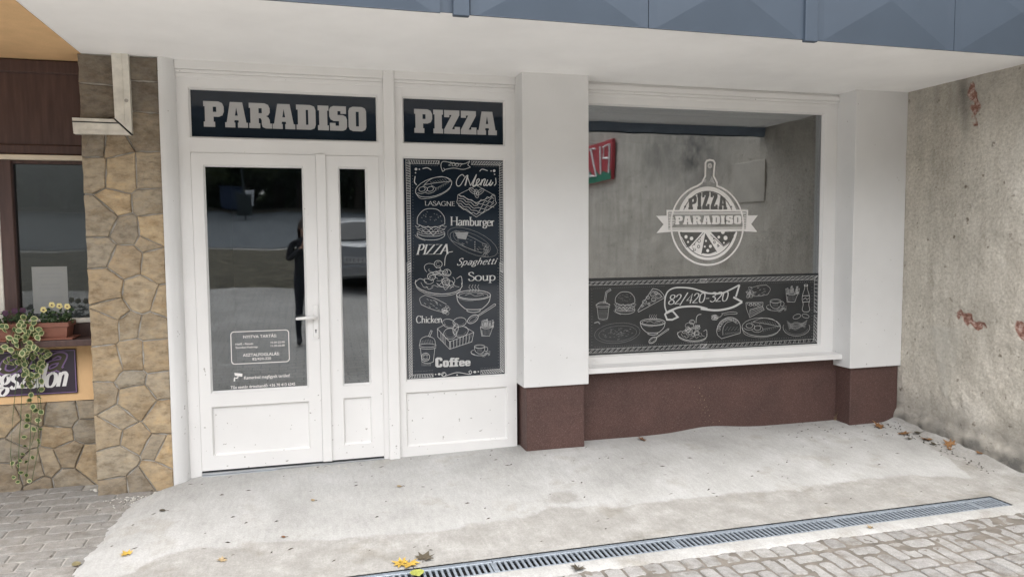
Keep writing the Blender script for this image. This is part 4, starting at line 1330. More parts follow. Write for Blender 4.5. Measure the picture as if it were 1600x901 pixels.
# iced drink
def drink(P,cr,x,y,s,t=1,dome=True):
    T=lambda *p:[(x+a*s,y+b*s) for a,b in p]
    if dome: P.c(cr,T((-.62,-.15),(-.5,-.6),(0,-.8),(.5,-.6),(.62,-.15)),2.6,t); P.l(cr,T((.05,-.78),(.25,-1.25),(.36,-1.2),(.16,-.72)),2.6,t)
    P.l(cr,ell(x,y-.08*s,.66*s,.14*s),2.6,t); P.l(cr,ell(x,y+.06*s,.66*s,.14*s,0,0,180),2.6,t)
    P.l(cr,T((-.56,.15),(-.44,1.2)),2.6,t); P.l(cr,T((.56,.15),(.44,1.2)),2.6,t); P.c(cr,T((-.44,1.2),(0,1.32),(.44,1.2)),2.6,t)
drink(MN,'B',203,620,95,1); MN.l('B',ell(188,698,30,30),3); MN.l('B',ell(188,698,20,20,0,30,330),2.4); MN.c('B',[(176,690),(190,684),(200,698),(190,712),(178,704)],2.6,2)
for k in range(8): MN.l('B',[(150+k*12,570+4*math.sin(k)),(158+k*12,600)],1.6,2); MN.l('B',[(160+k*9,740),(162+k*9,764)],1.8,2)
MN.to('coffee_drawing')
cup(MN,'B',588,620,62)
MN.to('coffee_lettering')
cb=[(260,340),(345,395)]
def fn(x,v): 
    u=(x-260)/260; yt=700+u*5; yb=775-u*12; return (x,yb+(yt-yb)*v)
slab(MN,'B','Coffee',[(260,312),(316,360),(362,402),(396,436),(436,478),(480,520)],fn)
MN.to('flourish_print')
# flourish
for q in ((262,826,6),(289,824,11),(552,808,11),(578,805,6),(421,830,6)): MN.p('B',ell(q[0],q[1],q[2],q[2]*.8,n=9))
MN.c('B',[(330,812),(318,822),(312,834),(326,840),(340,826),(330,812),(312,814),(306,830),(322,842),(350,832),(421,812),(490,822),(516,824),(530,812),(520,798),(508,806),(516,818)],4)

# ================= BANNER ON WINDOW
BN=new()
BN.to('border_print')
hatchband(BN,'C',(-30,103),(1268,72),(-30,140),(1268,110),24,w=2); hatchband(BN,'D',(0,104),(1224,70),(0,142),(1182,112),24,w=2)
hatchband(BN,'C',(-30,808),(1268,748),(-30,848),(1268,788),24,w=2); hatchband(BN,'D',(0,790),(1178,730),(0,828),(1214,762),24,w=2)
hatchband(BN,'D',(1224,70),(1218,455),(1186,112),(1184,452),9,w=2); hatchband(BN,'D',(1216,478),(1214,762),(1184,478),(1178,730),7,w=2)
dots(BN,'C',(60,172),(820,146),36,r=3); dots(BN,'D',(420,152),(1170,134),36,r=3); dots(BN,'C',(100,780),(1260,730),50,r=3); dots(BN,'D',(20,764),(1160,706),48,r=3)
for y in range(190,770,30): dots(BN,'C',(66,y),(66,y+.1),2,r=3); dots(BN,'D',(1160,y-60 if y>230 else y),(1160,y-60 if y>230 else y),2,r=3)
BN.to('drink_drawing')
drink(BN,'C',182,350,110,1,False); BN.c('C',[(108,350),(140,318),(200,310),(250,340)],3)
BN.l('C',[(190,322),(212,205),(258,175),(266,188),(222,215),(206,322)],3)
for k in range(9): BN.l('C',[(130+k,400+k*13),(236-k,398+k*13)],1.6,2)
BN.c('C',[(90,530),(130,520),(150,540)],8,2)
BN.to('burger_drawing')
burger(BN,'C',412,318,108,seed=7)
BN.to('pizza_slice_drawing')
# pizza slice
BN.c('C',[(700,170),(770,190),(822,250),(815,272)],3.4); BN.l('C',[(700,170),(545,400),(552,416),(815,272)],3.2); BN.l('C',[(545,400),(640,330),(822,250)],2.2,2); BN.c('C',[(690,190),(760,215),(800,262)],2.4)
for cx,cy,r in ((700,230,26),(760,250,28),(710,285,24),(650,265,18),(615,310,22),(660,330,12),(590,350,12),(735,215,14)): BN.l('C',ell(cx,cy,r,r*.85),2.8); BN.l('C',ell(cx,cy,r*.5,r*.4),1.6,2)
BN.to('ribbon_drawing')
# ribbon with phone number (C then D coords -> use C coordinates for left, D for right)
def rib(cr,P): BN.p(cr,P)
def outl(cr,P,w): BN.c(cr,P,w)
BN.c('C',[(845,418),(826,350),(832,262),(860,200),(920,166),(1000,160),(1100,168),(1190,192),(1270,216)],11); BN.c('D',[(0,236),(70,252),(150,256),(230,250),(310,215),(404,166)],13)
BN.l('D',[(404,166),(366,290)],15); BN.l('D',[(340,294),(432,344)],16); BN.c('D',[(432,344),(340,396),(230,424),(130,430),(0,414)],17); BN.c('C',[(1270,382),(1180,360),(1090,356),(980,366),(900,394),(845,418)],15)
BN.l('C',[(845,418),(828,440),(850,495),(905,495),(962,468),(908,405)],14); BN.l('C',[(905,405),(880,412),(845,430)],11)
BN.to('phone_number_lettering')
nib(BN,'C','82/420-320',858,338,1478,300,98,W=.125,hair=.06,shear=.18,serif=0)
BN.to('plate_drawing')
BN.l('C',ell(330,635,240,105,-6),1.6,2); BN.l('C',ell(335,640,200,80,-6),1.4,2)
for k in range(60):
    a=random.uniform(0,6.28); r=random.uniform(.1,.85); q=(330+200*r*math.cos(a),640+85*r*math.sin(a)-6); BN.l('C',[q,(q[0]+random.uniform(8,22),q[1]+random.uniform(-6,4))],1.6,2)
BN.to('soup_drawing')
bowl(BN,'C',700,522,130,((700,708),(862,594)))
BN.to('spaghetti_drawing')
spag(BN,'C',1112,585,155,seed=11)
BN.to('fork_drawing')
# fork
BN.c('D',[(215,466),(300,448),(370,452),(372,468),(300,470),(240,478)],2.6); BN.c('D',[(232,466),(200,500),(160,512)],2.6)
for k in range(8): BN.c('D',jit(130+k%4*10,498+k//4*14,22,18,7,.4,seed=k),1.8)
BN.to('taco_drawing')
# taco
BN.c('D',[(175,690),(165,640),(195,560),(260,512),(330,506),(390,540),(412,600),(410,668)],3.2); BN.c('D',[(230,690),(232,620),(270,560),(330,540)],2.6); BN.l('D',[(175,690),(215,725),(410,668)],3)
for k in range(16): a=math.radians(185+k*8.5); BN.c('D',jit(300+115*math.cos(a),640+118*math.sin(a),15,13,6,.4,seed=k+20),1.9)
for k in range(14): BN.l('D',[(250+k*11,640-(k%3)*14),(262+k*11,632-(k%3)*14)],2,2); BN.l('D',[(250+k*11,690-k*2.2),(258+k*11,664-k)],1.6,2)
BN.to('wrap_drawing')
wrap(BN,'D',690,215,520,240,50,t=1,seed=9)
BN.to('cake_drawing')
# cake
BN.l('D',[(470,350),(648,348),(645,385),(510,425)],3); BN.l('D',[(470,350),(474,410),(508,505),(512,425)],3); BN.l('D',[(508,505),(660,425),(640,385)],3)
for k in range(3): BN.l('D',[(512,440+k*20),(645,395+k*12)],2); 
for k in range(7): BN.l('D',ell(500+k*19,362+(k%2)*12,14,13),2.2)
BN.to('coffee_drawing')
cup(BN,'D',778,335,92)
BN.to('fries_drawing')
fries(BN,'D',950,260,84,lean=.12,seed=4)
BN.to('bottle_drawing')
# bottle
BN.c('D',[(1080,165),(1082,200),(1060,270),(1056,320),(1066,370),(1056,420),(1072,445),(1118,445),(1134,420),(1124,370),(1134,320),(1128,270),(1108,200),(1110,165)],3); BN.l('D',[(1078,178),(1112,178),(1112,162),(1078,162),(1078,178)],3); BN.l('D',[(1058,280),(1134,278)],4); BN.l('D',[(1058,345),(1134,340)],4); BN.c('D',[(1068,318),(1090,300),(1104,320),(1126,302)],3)
BN.to('breakfast_drawing')
eggs(BN,'D',630,605,202,96,0)
BN.to('sandwich_drawing')
# sandwich plate
BN.l('D',ell(995,610,140,88,0,-20,200),2.2); BN.l('D',ell(995,612,120,70,0,10,170),1.6,2)
for k in range(7): BN.c('D',[(895+4*k,540+16*k),(940,590+8*k-20),(990,570+14*k-20),(1050,590+6*k-25),(1110-4*k,530+14*k)],2.2,1 if k%2 else 2)
BN.l('D',ell(1000,495,42,22,-20),2.2); BN.l('D',ell(1090,490,38,20,15),2.2); 

# ================= ROUND LOGO (centre ~ (455,525) in E)
LG=new()
cx,cy=454,560; 
LG.to('board_outline')
# handle + outer ring outline
rO=268; P0=[]
h=[(415,240),(440,190),(442,92),(452,76),(476,70),(500,76),(510,92),(502,190),(528,240)]
ring=ell(cx,cy-10,rO,rO+30,0,-74,254,n=60)
LG.l('E',ring+[h[0]]+h[1:]+[ring[0]],8)
LG.l('E',ell(474,114,13,17),2.5); LG.l('E',ell(474,114,6,8),2.5)
LG.p('E',[(488,190),(510,243),(470,230)],2); LG.p('E',[(432,212),(448,214),(445,232),(428,238)],2)
LG.to('pizza_print')
# pizza disc halves (top and bottom) with ring gap
def arc(rx,ry,a0,a1,n=40): return ell(cx+4,cy-20,rx,ry,0,a0,a1,n)
LG.p('E',arc(218,278,-151,-29)+[(cx+4+190,446),(cx+4-190,446)][0:0])
top=arc(226,268,-155,-25); 
LG.g[LG.cur].pop()
LG.p('E',[p for p in arc(226,272,-160,-20) if p[1]<448]+[(666,446),(248,446)],1)
# thin dark ring drawn with dark tone 0
LG.l('E',[p for p in arc(196,238,-160,-20,60) if p[1]<446],4,0)
bot=[p for p in arc(226,272,14,166) if p[1]>598]; LG.p('E',[(668,598)]+bot+[(242,598)],1)
LG.l('E',[p for p in arc(205,248,12,168,60) if p[1]>600],4,0)
# slices (dark) on bottom half
LG.p('E',[(250,606),(418,606),(325,712),(298,718),(270,672)],0); LG.p('E',[(480,604),(668,600),(630,670),(575,706)],0); LG.p('E',[(440,612),(528,752),(480,772),(410,768)],0)
for q in ((297,640,12),(338,652,13),(312,678,8),(445,670,7),(478,710,11),(436,712,7),(458,742,11),(540,642,10),(590,648,15),(578,684,6),(570,604,14)): LG.p('E',ell(q[0],q[1],q[2],q[2]*1.1,n=12),1)
for q in ((360,625,9),(394,670,10),(390,712,9),(508,680,7),(626,620,7)): LG.l('E',ell(q[0],q[1],q[2],q[2]*1.2,n=12),3,0)
for q in ((360,696,5),(404,648,4),(503,655,6)): LG.p('E',ell(q[0],q[1],q[2],q[2],n=8),0)
LG.c('E',[(345,720),(356,735),(348,742),(368,740),(362,725)],3,0); LG.c('E',[(526,705),(536,695),(534,712),(546,704),(530,716)],3,0); LG.c('E',[(416,766),(470,770),(522,752)],5,1); LG.l('E',[(262,640),(300,712)],3,1)
LG.l('E',[(478,625),(572,708)],3,0); LG.l('E',[(430,610),(340,712)],3,0); LG.c('E',[(572,712),(620,680),(650,640)],3,0)
LG.to('pizza_lettering')
# arched PIZZA (dark)
def fz(x,v):
    u=(x-457)/145; yt=304+58*abs(u)**1.6; yb=437; return (x,yb+(yt-yb)*v)
slab(LG,'E','PIZZA',[(314,377),(380,412),(416,472),(478,532),(538,602)],fz,0,3)
LG.to('star_print')
for sx in (289,631):
    st=[]
    for i in range(10): r=12 if i%2==0 else 5; a=math.radians(-90+36*i); st.append((sx+r*math.cos(a),417+r*math.sin(a)))
    LG.p('E',st,0)
LG.to('ribbon_print')
# ribbon
LG.p('E',[(76,485),(158,482),(158,596),(190,602),(78,612),(130,548)],1); LG.p('E',[(752,482),(830,480),(780,545),(826,604),(728,600),(752,592)],1)
LG.l('E',[(158,448),(752,446),(746,590),(160,594),(158,448)],8)
for y in (466,474,580,572): LG.l('E',[(168,y),(742,y-3)],3.4 if y in(466,580) else 2); 
for k in range(7): y=488+k*12; LG.l('E',[(168,y),(212-8*abs(3-k)+8,y)],3); LG.l('E',[(742,y-2),(712+8*abs(3-k)-8,y-2)],3)
LG.to('name_lettering')
slab(LG,'E','PARADISO',[(216,272),(274,340),(346,410),(416,482),(488,548),(554,584),(592,646),(652,706)],lambda x,v:(x,549-(x-216)*.008+(486-549)*v))

g('l', .2, 'l.1,0 .1,1')
g('s', .4, 'c.33,.5 .2,.6 .07,.5 .1,.36 .3,.24 .33,.1 .2,0 .04,.1')
g('z', .46, 'l.05,.58 .38,.58 .04,.02 .42,.02')
g('\u00e9', .45, 'c.06,.33 .4,.36 .38,.52 .24,.6 .1,.5 .05,.3 .1,.08 .26,0 .4,.1', 'l.2,.72 .34,.9')

PR = [M['vinyl_k'], M['print_w'], M['print_g']]
# --- menu board
mb_ = thing('menu_board', (.977, .02, 1.29), 'tall black chalkboard style menu panel with food drawings beside the door', 'menu board')
box('board_film', M['film'], mb_, .622, 1.334, .0205, .026, .525, 2.053)
MN.build(mb_, .0200, PR)
# --- window banner with the telephone number
wb = thing('window_banner', (2.95, .026, .9), 'long black chalkboard banner with phone number and food drawings along the window bottom', 'banner')
box('banner_film', M['banner'], wb, 1.934, 3.964, .0262, .0284, .624, 1.203)
BN.build(wb, .0260, PR)
# --- round logo decal on the window
ld = thing('window_decal', (2.94, .028, 1.65), 'round white pizza logo decal with a ribbon, stuck on the big window', 'decal')
LG.build(ld, .0285, [M['vinyl_k'], M['vinyl_w'], M['letter_g']], off=2.5e-5)
# --- name panels above
def name_panel(name, label, x0, x1, z0, z1, txt, bounds, lz0, lz1):
    t = thing(name, ((x0 + x1) / 2, .02, z0), label, 'sign')
    box('panel_film', M['film'], t, x0, x1, .0205, .026, z0, z1)
    for ch, (a, c) in zip(txt, bounds):
        w = SL[ch][0]
        P = Pr().to('letter')
        loops = [[(a + (c - a) * x / w, lz0 + (lz1 - lz0) * y / 10) for x, y in L_] for L_ in SL[ch][1:]]
        P.p('X', loops[0], 0, loops[1:])
        P.build(t, .0200, [M['letter_g']])
name_panel('shop_sign', 'wide dark sign panel with silver block letters above the double door', -.708, .451, 2.152, 2.454, 'PARADISO',
           [(-.629, -.508), (-.502, -.365), (-.357, -.218), (-.214, -.073), (-.065, .057), (.071, .14), (.144, .258), (.268, .384)], 2.221, 2.381)
name_panel('shop_sign', 'short dark sign panel with silver block letters above the menu board', .628, 1.336, 2.152, 2.456, 'PIZZA',
           [(.706, .829), (.837, .904), (.911, 1.022), (1.028, 1.139), (1.145, 1.285)], 2.223, 2.383)

# --- opening hours and notices on the door glass
def text_mesh(name, txt, x0, x1, zc, cap, y, m, parent, bold=.012):
    cu = bpy.data.curves.new(name, 'FONT')
    cu.body = txt
    cu.size = 1
    cu.offset = bold
    cu.resolution_u = 2
    to = bpy.data.objects.new(name, cu)
    me = bpy.data.meshes.new_from_object(to)
    bpy.data.objects.remove(to)
    xs = [v.co.x for v in me.vertices]
    a, c = min(xs), max(xs)
    for v in me.vertices:
        v.co = Vector((x0 + (v.co.x - a) / (c - a) * (x1 - x0), y, zc + (v.co.y - .35) * cap / .70)) - WP[parent.name]
    me.materials.clear()
    me.materials.append(m)
    o = bpy.data.objects.new(name, me)
    COL.objects.link(o)
    o.parent = parent
    return o
YD = .0178
for txt, x0, x1, zc, cap in (('NYITVA TART\u00c1S:', -.435, -.227, .873, .0185), ('H\u00e9tf\u0151 - P\u00e9ntek:', -.484, -.374, .827, .0125), ('Szombat-Vas\u00e1rnap:', -.484, -.345, .805, .0125),
                             ('10.00-22.00', -.266, -.178, .829, .0125), ('11.30-22.00', -.266, -.178, .807, .0125), ('ASZTALFOGLAL\u00c1S:', -.441, -.213, .753, .019), ('82/420-320', -.383, -.266, .725, .0165),
                             ('Kamer\u00e1val megfigyelt ter\u00fclet!', -.438, -.151, .604, .0195), ('T\u0171z eset\u00e9n \u00e9rtes\u00edtend\u0151: +36 70 413 6345', -.523, -.118, .545, .0185)):
    text_mesh('lettering', txt, x0, x1, zc, cap, YD, M['vinyl_w'], door)
P = Pr().to('border_line')
rr_ = []
for cx, cz, a0 in ((-.171, .888, 0), (-.491, .888, 90), (-.491, .717, 180), (-.171, .717, 270)):
    rr_ += [(cx + .02 * math.cos(R(a0 + 15 * i)), cz + .02 * math.sin(R(a0 + 15 * i))) for i in range(7)]
P.l('X', rr_ + [rr_[0]], 5)
P.to('camera_symbol').p('X', [(-.497, .640), (-.447, .632), (-.449, .612), (-.495, .622)])
P.p('X', [(-.4985, .611), (-.494, .611), (-.494, .585), (-.503, .585)])
P.l('X', [(-.492, .604), (-.478, .606), (-.474, .617)], 6)
P.build(door, YD, [M['vinyl_w'], M['vinyl_w'], M['vinyl_w']])

# ================================================================== NEIGHBOUR ON THE LEFT
nb = thing('neighbour_building', (-1.9, .2, 0), 'neighbouring salon front with orange stucco, brown panel and dark window at the left', 'building')
box('soffit', M['orange'], nb, -6, -1.2935, -1.65, .35, ZS - .003, 2.82)
wp_ = box('wood_panel', M['wood'], nb, -4, -1.29, .170, .22, 2.03, 2.63)
box('panel_rail', M['wood'], wp_, -4, -1.29, .152, .171, 2.535, 2.612, bevel=.006)
box('panel_rail', M['wood'], wp_, -4, -1.29, .156, .171, 2.04, 2.10, bevel=.006)
box('cream_strip', M['cream'], nb, -4, -1.29, .140, .2, 2.006, 2.036, bevel=.003)
b = MB()
b.box(-1.835, -1.762, .165, .25, .93, 2.006)
b.box(-4, -1.29, .185, .25, 1.985, 2.006)
b.box(-1.762, -1.29, .175, .25, .88, .985)
nw = b.build('window', M['wood'], nb, bevel=.004)
box('window_frame', M['pvc_old'], nw, -2.0, -1.837, .17, .25, .93, 2.004, bevel=.004)
box('window_frame', M['pvc_old'], nw, -1.76, -1.29, .165, .20, .986, 1.016, bevel=.004)
box('glass_pane', M['glass_n'], nw, -1.766, -1.28, .205, .209, 1.01, 1.99)
box('window_glass_left', M['glass_n'], nw, -4, -2.0, .205, .209, .93, 1.99).name = 'glass_pane'
box('room_back', M['inner_dark'], nw, -4, -1.0, 1.4, 1.45, .5, 2.6)
box('wall', M['orange'], nb, -4, -1.28, .170, .4, .49, .872)
ws = box('window_sill', M['wood'], nb, -4, -1.30, -.03, .22, .862, .903, bevel=.006, seg=2)

def clip(poly, a, b_, c):
    """keep a*x + b*z <= c"""
    out = []
    for i in range(len(poly)):
        p, q = poly[i], poly[(i + 1) % len(poly)]
        dp, dq = a * p[0] + b_ * p[1] - c, a * q[0] + b_ * q[1] - c
        if dp <= 0:
            out.append(p)
        if dp * dq < 0:
            t = dp / (dp - dq)
            out.append((p[0] + (q[0] - p[0]) * t, p[1] + (q[1] - p[1]) * t))
    return out

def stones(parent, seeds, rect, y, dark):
    x0, x1, z0, z1 = rect
    wt = [rnd.uniform(-.0022, .0022) for _ in seeds]
    for i, s in enumerate(seeds):
        poly = [(x0, z0), (x1, z0), (x1, z1), (x0, z1)]
        for j, t in enumerate(seeds):
            if i != j:
                a, c = t[0] - s[0], t[1] - s[1]
                poly = clip(poly, a, c, a * (t[0] + s[0]) / 2 + c * (t[1] + s[1]) / 2 + wt[i] - wt[j])
                if len(poly) < 3:
                    break
        if len(poly) < 3:
            continue
        # uneven, slightly rounded outline
        d = []
        n = len(poly)
        for k in range(n):
            p, q = poly[k], poly[(k + 1) % n]
            L_ = math.hypot(q[0] - p[0], q[1] - p[1])
            m_ = max(1, round(L_ / .028))
            for h in range(m_):
                t = h / m_
                d.append((lerp(p[0], q[0], t), lerp(p[1], q[1], t), h == 0))
        cx, cz = sum(p[0] for p in d) / len(d), sum(p[1] for p in d) / len(d)
        def ring(off, yy, amp):
            o = []
            for x, z, corner in d:
                r_ = math.hypot(x - cx, z - cz) or 1e-6
                k = (r_ - off - (-.002 if corner else 0)) / r_ + amp * noise.noise((x * 30, z * 30, i * .3)) + amp * .5 * noise.noise((x * 85, z * 85, i * .3))
                xx, zz = cx + (x - cx) * k, cz + (z - cz) * k
                o.append((min(x1 + .002, max(x0 - .004, xx)), yy + .004 * noise.noise((x * 12, z * 12, i)), zz))
            return o
        up = rnd.uniform(-.004, .006)
        R0, R1, R2, R3 = ring(.004, y + .012, .045), ring(.005, y - .006 - up * .6, .045), ring(.0105, y - .011 - up, .045), ring(.05, y - .014 - up, .1)
        b = MB()
        n = len(d)
        for A_, B_ in ((R0, R1), (R1, R2), (R2, R3)):
            for k in range(n):
                b.face([A_[k], A_[(k + 1) % n], B_[(k + 1) % n], B_[k]])
        b.face(R3)
        o = b.build('stone', M['stone'], parent, smooth=False)
        me = o.data
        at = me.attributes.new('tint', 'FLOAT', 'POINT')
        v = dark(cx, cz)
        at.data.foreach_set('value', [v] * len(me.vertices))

PIER = [(-1.21, 2.54), (-.95, 2.55), (-1.22, 2.36), (-.95, 2.37), (-.96, 2.19), (-1.23, 2.11), (-1.14, 2.1), (-1.23, 1.92), (-1.09, 1.91), (-.95, 1.91), (-1.13, 1.74), (-.94, 1.74), (-1.23, 1.64), (-1.08, 1.57), (-.92, 1.58), (-.96, 1.5), (-1.23, 1.43), (-1.09, 1.37), (-.92, 1.35), (-1.22, 1.21), (-1.03, 1.18), (-1.24, .99), (-1.19, 1.09), (-1.11, .99), (-.96, .96), (-.89, 1.13), (-1.22, .75), (-1.08, .78), (-.95, .78), (-1.09, .64), (-.93, .6), (-1.24, .54), (-1.07, .51), (-.92, .4), (-1.17, .41), (-1.25, .3), (-1.1, .27), (-.95, .19), (-1.21, .12), (-.98, .01), (-1.2, -.05), (-1.07, -.04), (-.89, .16)]
sp = thing('stone_pier', (-1.09, -.04, 0), 'pier of irregular tan sandstone between the white shop front and the salon', 'pier')
box('mortar_core', M['mortar'], sp, -1.307, -.866, -.0435, .45, -.16, ZS + .01)
stones(sp, PIER, (-1.312, -.868, -.09, 2.618), -.044, lambda x, z: max(0, min(1, (z - 1.95) / .45)) * .9 + (.35 if z < 0 else 0) + rnd.uniform(0, .35))  # upper stones darker: dirt and damp, with shade put into the tint too
pl_ = MB()
pl_.box(-4, -1.30, .186, .45, -.16, .491)
plinth = pl_.build('stone_plinth', M['mortar'], nb)
PLS = [(-1.55, .41), (-1.4, .43), (-1.87, .38), (-1.79, .31), (-1.57, .28), (-1.41, .3), (-1.51, .12), (-1.63, .08), (-1.74, .06), (-1.87, .18), (-1.41, .08), (-1.89, .03), (-1.52, -.03), (-1.69, -.05), (-1.72, .44), (-2.05, .40), (-2.02, .22), (-2.08, .05), (-2.2, .3), (-2.25, .1)]
sd_ = random.Random(21)
PLS += [(-2.42 - .17 * (k % 7) + sd_.uniform(-.05, .05), .05 + .17 * (k // 7) + sd_.uniform(-.05, .05)) for k in range(21)]
stones(plinth, PLS, (-3.5, -1.314, -.09, .489), .182, lambda x, z: .25 + rnd.uniform(0, .4))

# trunking elbow on the pier
tk = thing('plastic_trunking', (-1.07, -.07, 2.3), 'old white plastic trunking bent at a mitred elbow on the stone pier', 'trunking')
def prism(poly, y0, y1):
    b = MB()
    n = len(poly)
    A_ = [(x, y0, z) for x, z in poly]
    B_ = [(x, y1, z) for x, z in poly]
    b.face(A_); b.face(B_[::-1])
    for i in range(n):
        b.face([A_[i], A_[(i + 1) % n], B_[(i + 1) % n], B_[i]])
    return b
prism([(-1.117, 2.63), (-1.025, 2.63), (-1.022, 2.150), (-1.112, 2.238)], -.098, -.05).build('upright_board', M['pvc_old'], tk, bevel=.003)
prism([(-1.342, 2.234), (-1.119, 2.232), (-1.030, 2.142), (-1.338, 2.141)], -.096, -.05).build('cross_board', M['pvc_old'], tk, bevel=.003)
prism([(-1.066, 2.63), (-1.060, 2.63), (-1.058, 2.188), (-1.064, 2.194)], -.102, -.09).build('upright_rib', M['pvc_old'], tk)
prism([(-1.342, 2.214), (-1.10, 2.212), (-1.094, 2.206), (-1.342, 2.208)], -.100, -.09).build('cross_rib', M['black'], tk)
prism([(-1.339, 2.163), (-1.052, 2.163), (-1.047, 2.158), (-1.339, 2.158)], -.099, -.09).build('cross_rib', M['pvc_old'], tk)
prism([(-1.119, 2.236), (-1.112, 2.238), (-1.022, 2.149), (-1.030, 2.142)], -.092, -.06).build('mitre_gap', M['black'], tk)
b = MB()
b.tube([(-1.045, -.101, 2.345), (-1.045, -.095, 2.345)], .011, 10)
b.build('screw_hole', M['mortar'], tk)

# paper notice inside the salon window
pn = thing('paper_notice', (-1.585, .204, 1.2), 'faded paper notice inside the dark salon window', 'notice')
box('sheet', M['paper'], pn, -1.69, -1.492, .2032, .2044, 1.05, 1.345)
b = MB()
for z, w in ((1.300, .15), (1.278, .13), (1.232, .10), (1.208, .12), (1.150, .14), (1.12, .10)):
    b.box(-1.591 - w / 2, -1.591 + w / 2, .2024, .2030, z - .006, z + .006)
tag(b.build('faded_text', M['paper_ink'], pn), kind='stuff')

# salon sign board
ss = thing('salon_sign', (-1.75, .16, .69), 'purple salon sign board with white cursive letters under the flower box', 'sign')
box('board', M['purple'], ss, -2.6, -1.452, .156, .168, .540, .822, bevel=.002)
P = Pr().to('edge_line')
P.l('X', [(-2.59, .548), (-1.459, .548), (-1.459, .815), (-2.59, .815)], 4, 1)
def nibx(P, txt, x0, x1, z, h, **k):
    """nib lettering straight in metres: mirror the sheet's downward axis"""
    Q = Pr().to(P.cur)
    nib(Q, 'X', txt, x0, -z, x1, -z, h, **k)
    for it in Q.g[P.cur]:
        P.add((it[0], it[1], [(x, -y) for x, y in it[2]]))
P.to('name_lettering')
nibx(P, 'ona', -1.893, -1.535, .690, .17, W=.26, hair=.19, shear=.35, serif=0, t=1)
nibx(P, 'ona', -1.893, -1.535, .690, .17, W=.15, hair=.09, shear=.35, serif=0, t=2)
P.to('trade_lettering')
nibx(P, '\u00e9gszalon', -1.945, -1.512, .588, .150, W=.15, hair=.05, shear=.3, serif=.0, t=0, track=.03)
P.build(ss, .1555, [M['vinyl_w'], M['violet_p'], M['olive_p']], off=2e-5)

# flower box, flowers, trailing ivy
fb = thing('flower_box', (-1.8, .05, .905), 'terracotta flower box standing on the brown salon sill', 'planter')
b = MB()
def tray(b, x0, x1, y0, y1, z0, z1, k):
    A_ = [(x0 + k, y0 + k, z0), (x1 - k, y0 + k, z0), (x1 - k, y1 - k, z0), (x0 + k, y1 - k, z0)]
    B_ = [(x0, y0, z1), (x1, y0, z1), (x1, y1, z1), (x0, y1, z1)]
    C_ = [(x + (.008 if x < -1.8 else -.008), y + (.008 if y < .06 else -.008), z) for x, y, z in B_]
    D_ = [(x, y, z - .03) for x, y, z in C_]
    b.face(A_[::-1])
    for P_, Q_ in ((A_, B_), (B_, C_), (C_, D_)):
        for i in range(4):
            b.face([P_[i], P_[(i + 1) % 4], Q_[(i + 1) % 4], Q_[i]])
tray(b, -2.25, -1.442, -.012, .135, .914, 1.006, .014)
b.box(-2.256, -1.436, -.018, -.010, .984, 1.010)
b.box(-1.444, -1.436, -.010, .138, .984, 1.010)
b.build('box_body', M['terracotta'], fb, recalc=True)
box('drip_tray', M['terracotta'], fb, -2.28, -1.415, -.026, .145, .9045, .916, bevel=.003)
box('soil', M['soil'], fb, -2.24, -1.455, .0, .125, .95, .985)

def leaf_shape(kind, s=1.0, curl=.25):
    """flat leaf outline in its own plane, tip along +Y"""
    if kind == 'oval':
        return [(0, 0), (.26, .12), (.42, .42), (.34, .75), (0, 1.05), (-.34, .75), (-.42, .42), (-.26, .12)]
    if kind == 'maple':
        o = []
        for a, r_ in ((-90, .12), (-60, .42), (-38, .8), (-25, .5), (-5, .95), (15, .55), (35, .98), (50, .55), (68, .62), (90, 1.15), (112, .62), (130, .55), (145, .98), (165, .55), (185, .95), (205, .5), (218, .8), (240, .42)):
            o.append((r_ * math.cos(R(a)), r_ * math.sin(R(a)) + .1))
        return o
    return [(.5 * math.cos(t * math.pi / 5), .5 + .5 * math.sin(t * math.pi / 5)) for t in range(10)]

ivy = thing('trailing_ivy', (-1.69, .02, .98), 'variegated ivy trailing from the flower box down over the salon sign', 'ivy')
IV = [(-1.685, 1.038), (-1.649, 1.03), (-1.742, .992), (-1.712, .977), (-1.669, .989), (-1.632, 1.002), (-1.783, .89), (-1.702, .942), (-1.659, .947), (-1.628, .96), (-1.734, .902), (-1.691, .907), (-1.649, .912), (-1.591, .958), (-1.724, .852), (-1.675, .857), (-1.638, .869), (-1.601, .875), (-1.708, .803), (-1.666, .808), (-1.628, .827), (-1.604, .826), (-1.793, .8), (-1.743, .832), (-1.716, .768), (-1.681, .731), (-1.644, .736), (-1.606, .777), (-1.613, .749), (-1.696, .669), (-1.66, .653), (-1.629, .658), (-1.717, .614), (-1.699, .62), (-1.676, .577), (-1.645, .582), (-1.634, .694), (-1.71, .501), (-1.673, .506), (-1.651, .462), (-1.687, .465), (-1.733, .411), (-1.722, .375), (-1.692, .359), (-1.656, .349), (-1.762, .294), (-1.74, .249), (-1.659, .285), (-1.66, .257), (-1.798, .176), (-1.757, .144), (-1.738, .15), (-1.707, .175), (-1.767, .195), (-1.778, .082), (-1.742, .065), (-1.816, .051), (-1.708, .012), (-1.769, .025), (-1.782, .125), (-1.806, .149), (-1.695, .704), (-1.752, .784), (-1.572, .971), (-1.65, .55), (-1.70, .54), (-1.72, .44), (-1.68, .40)]
ivy_me = []
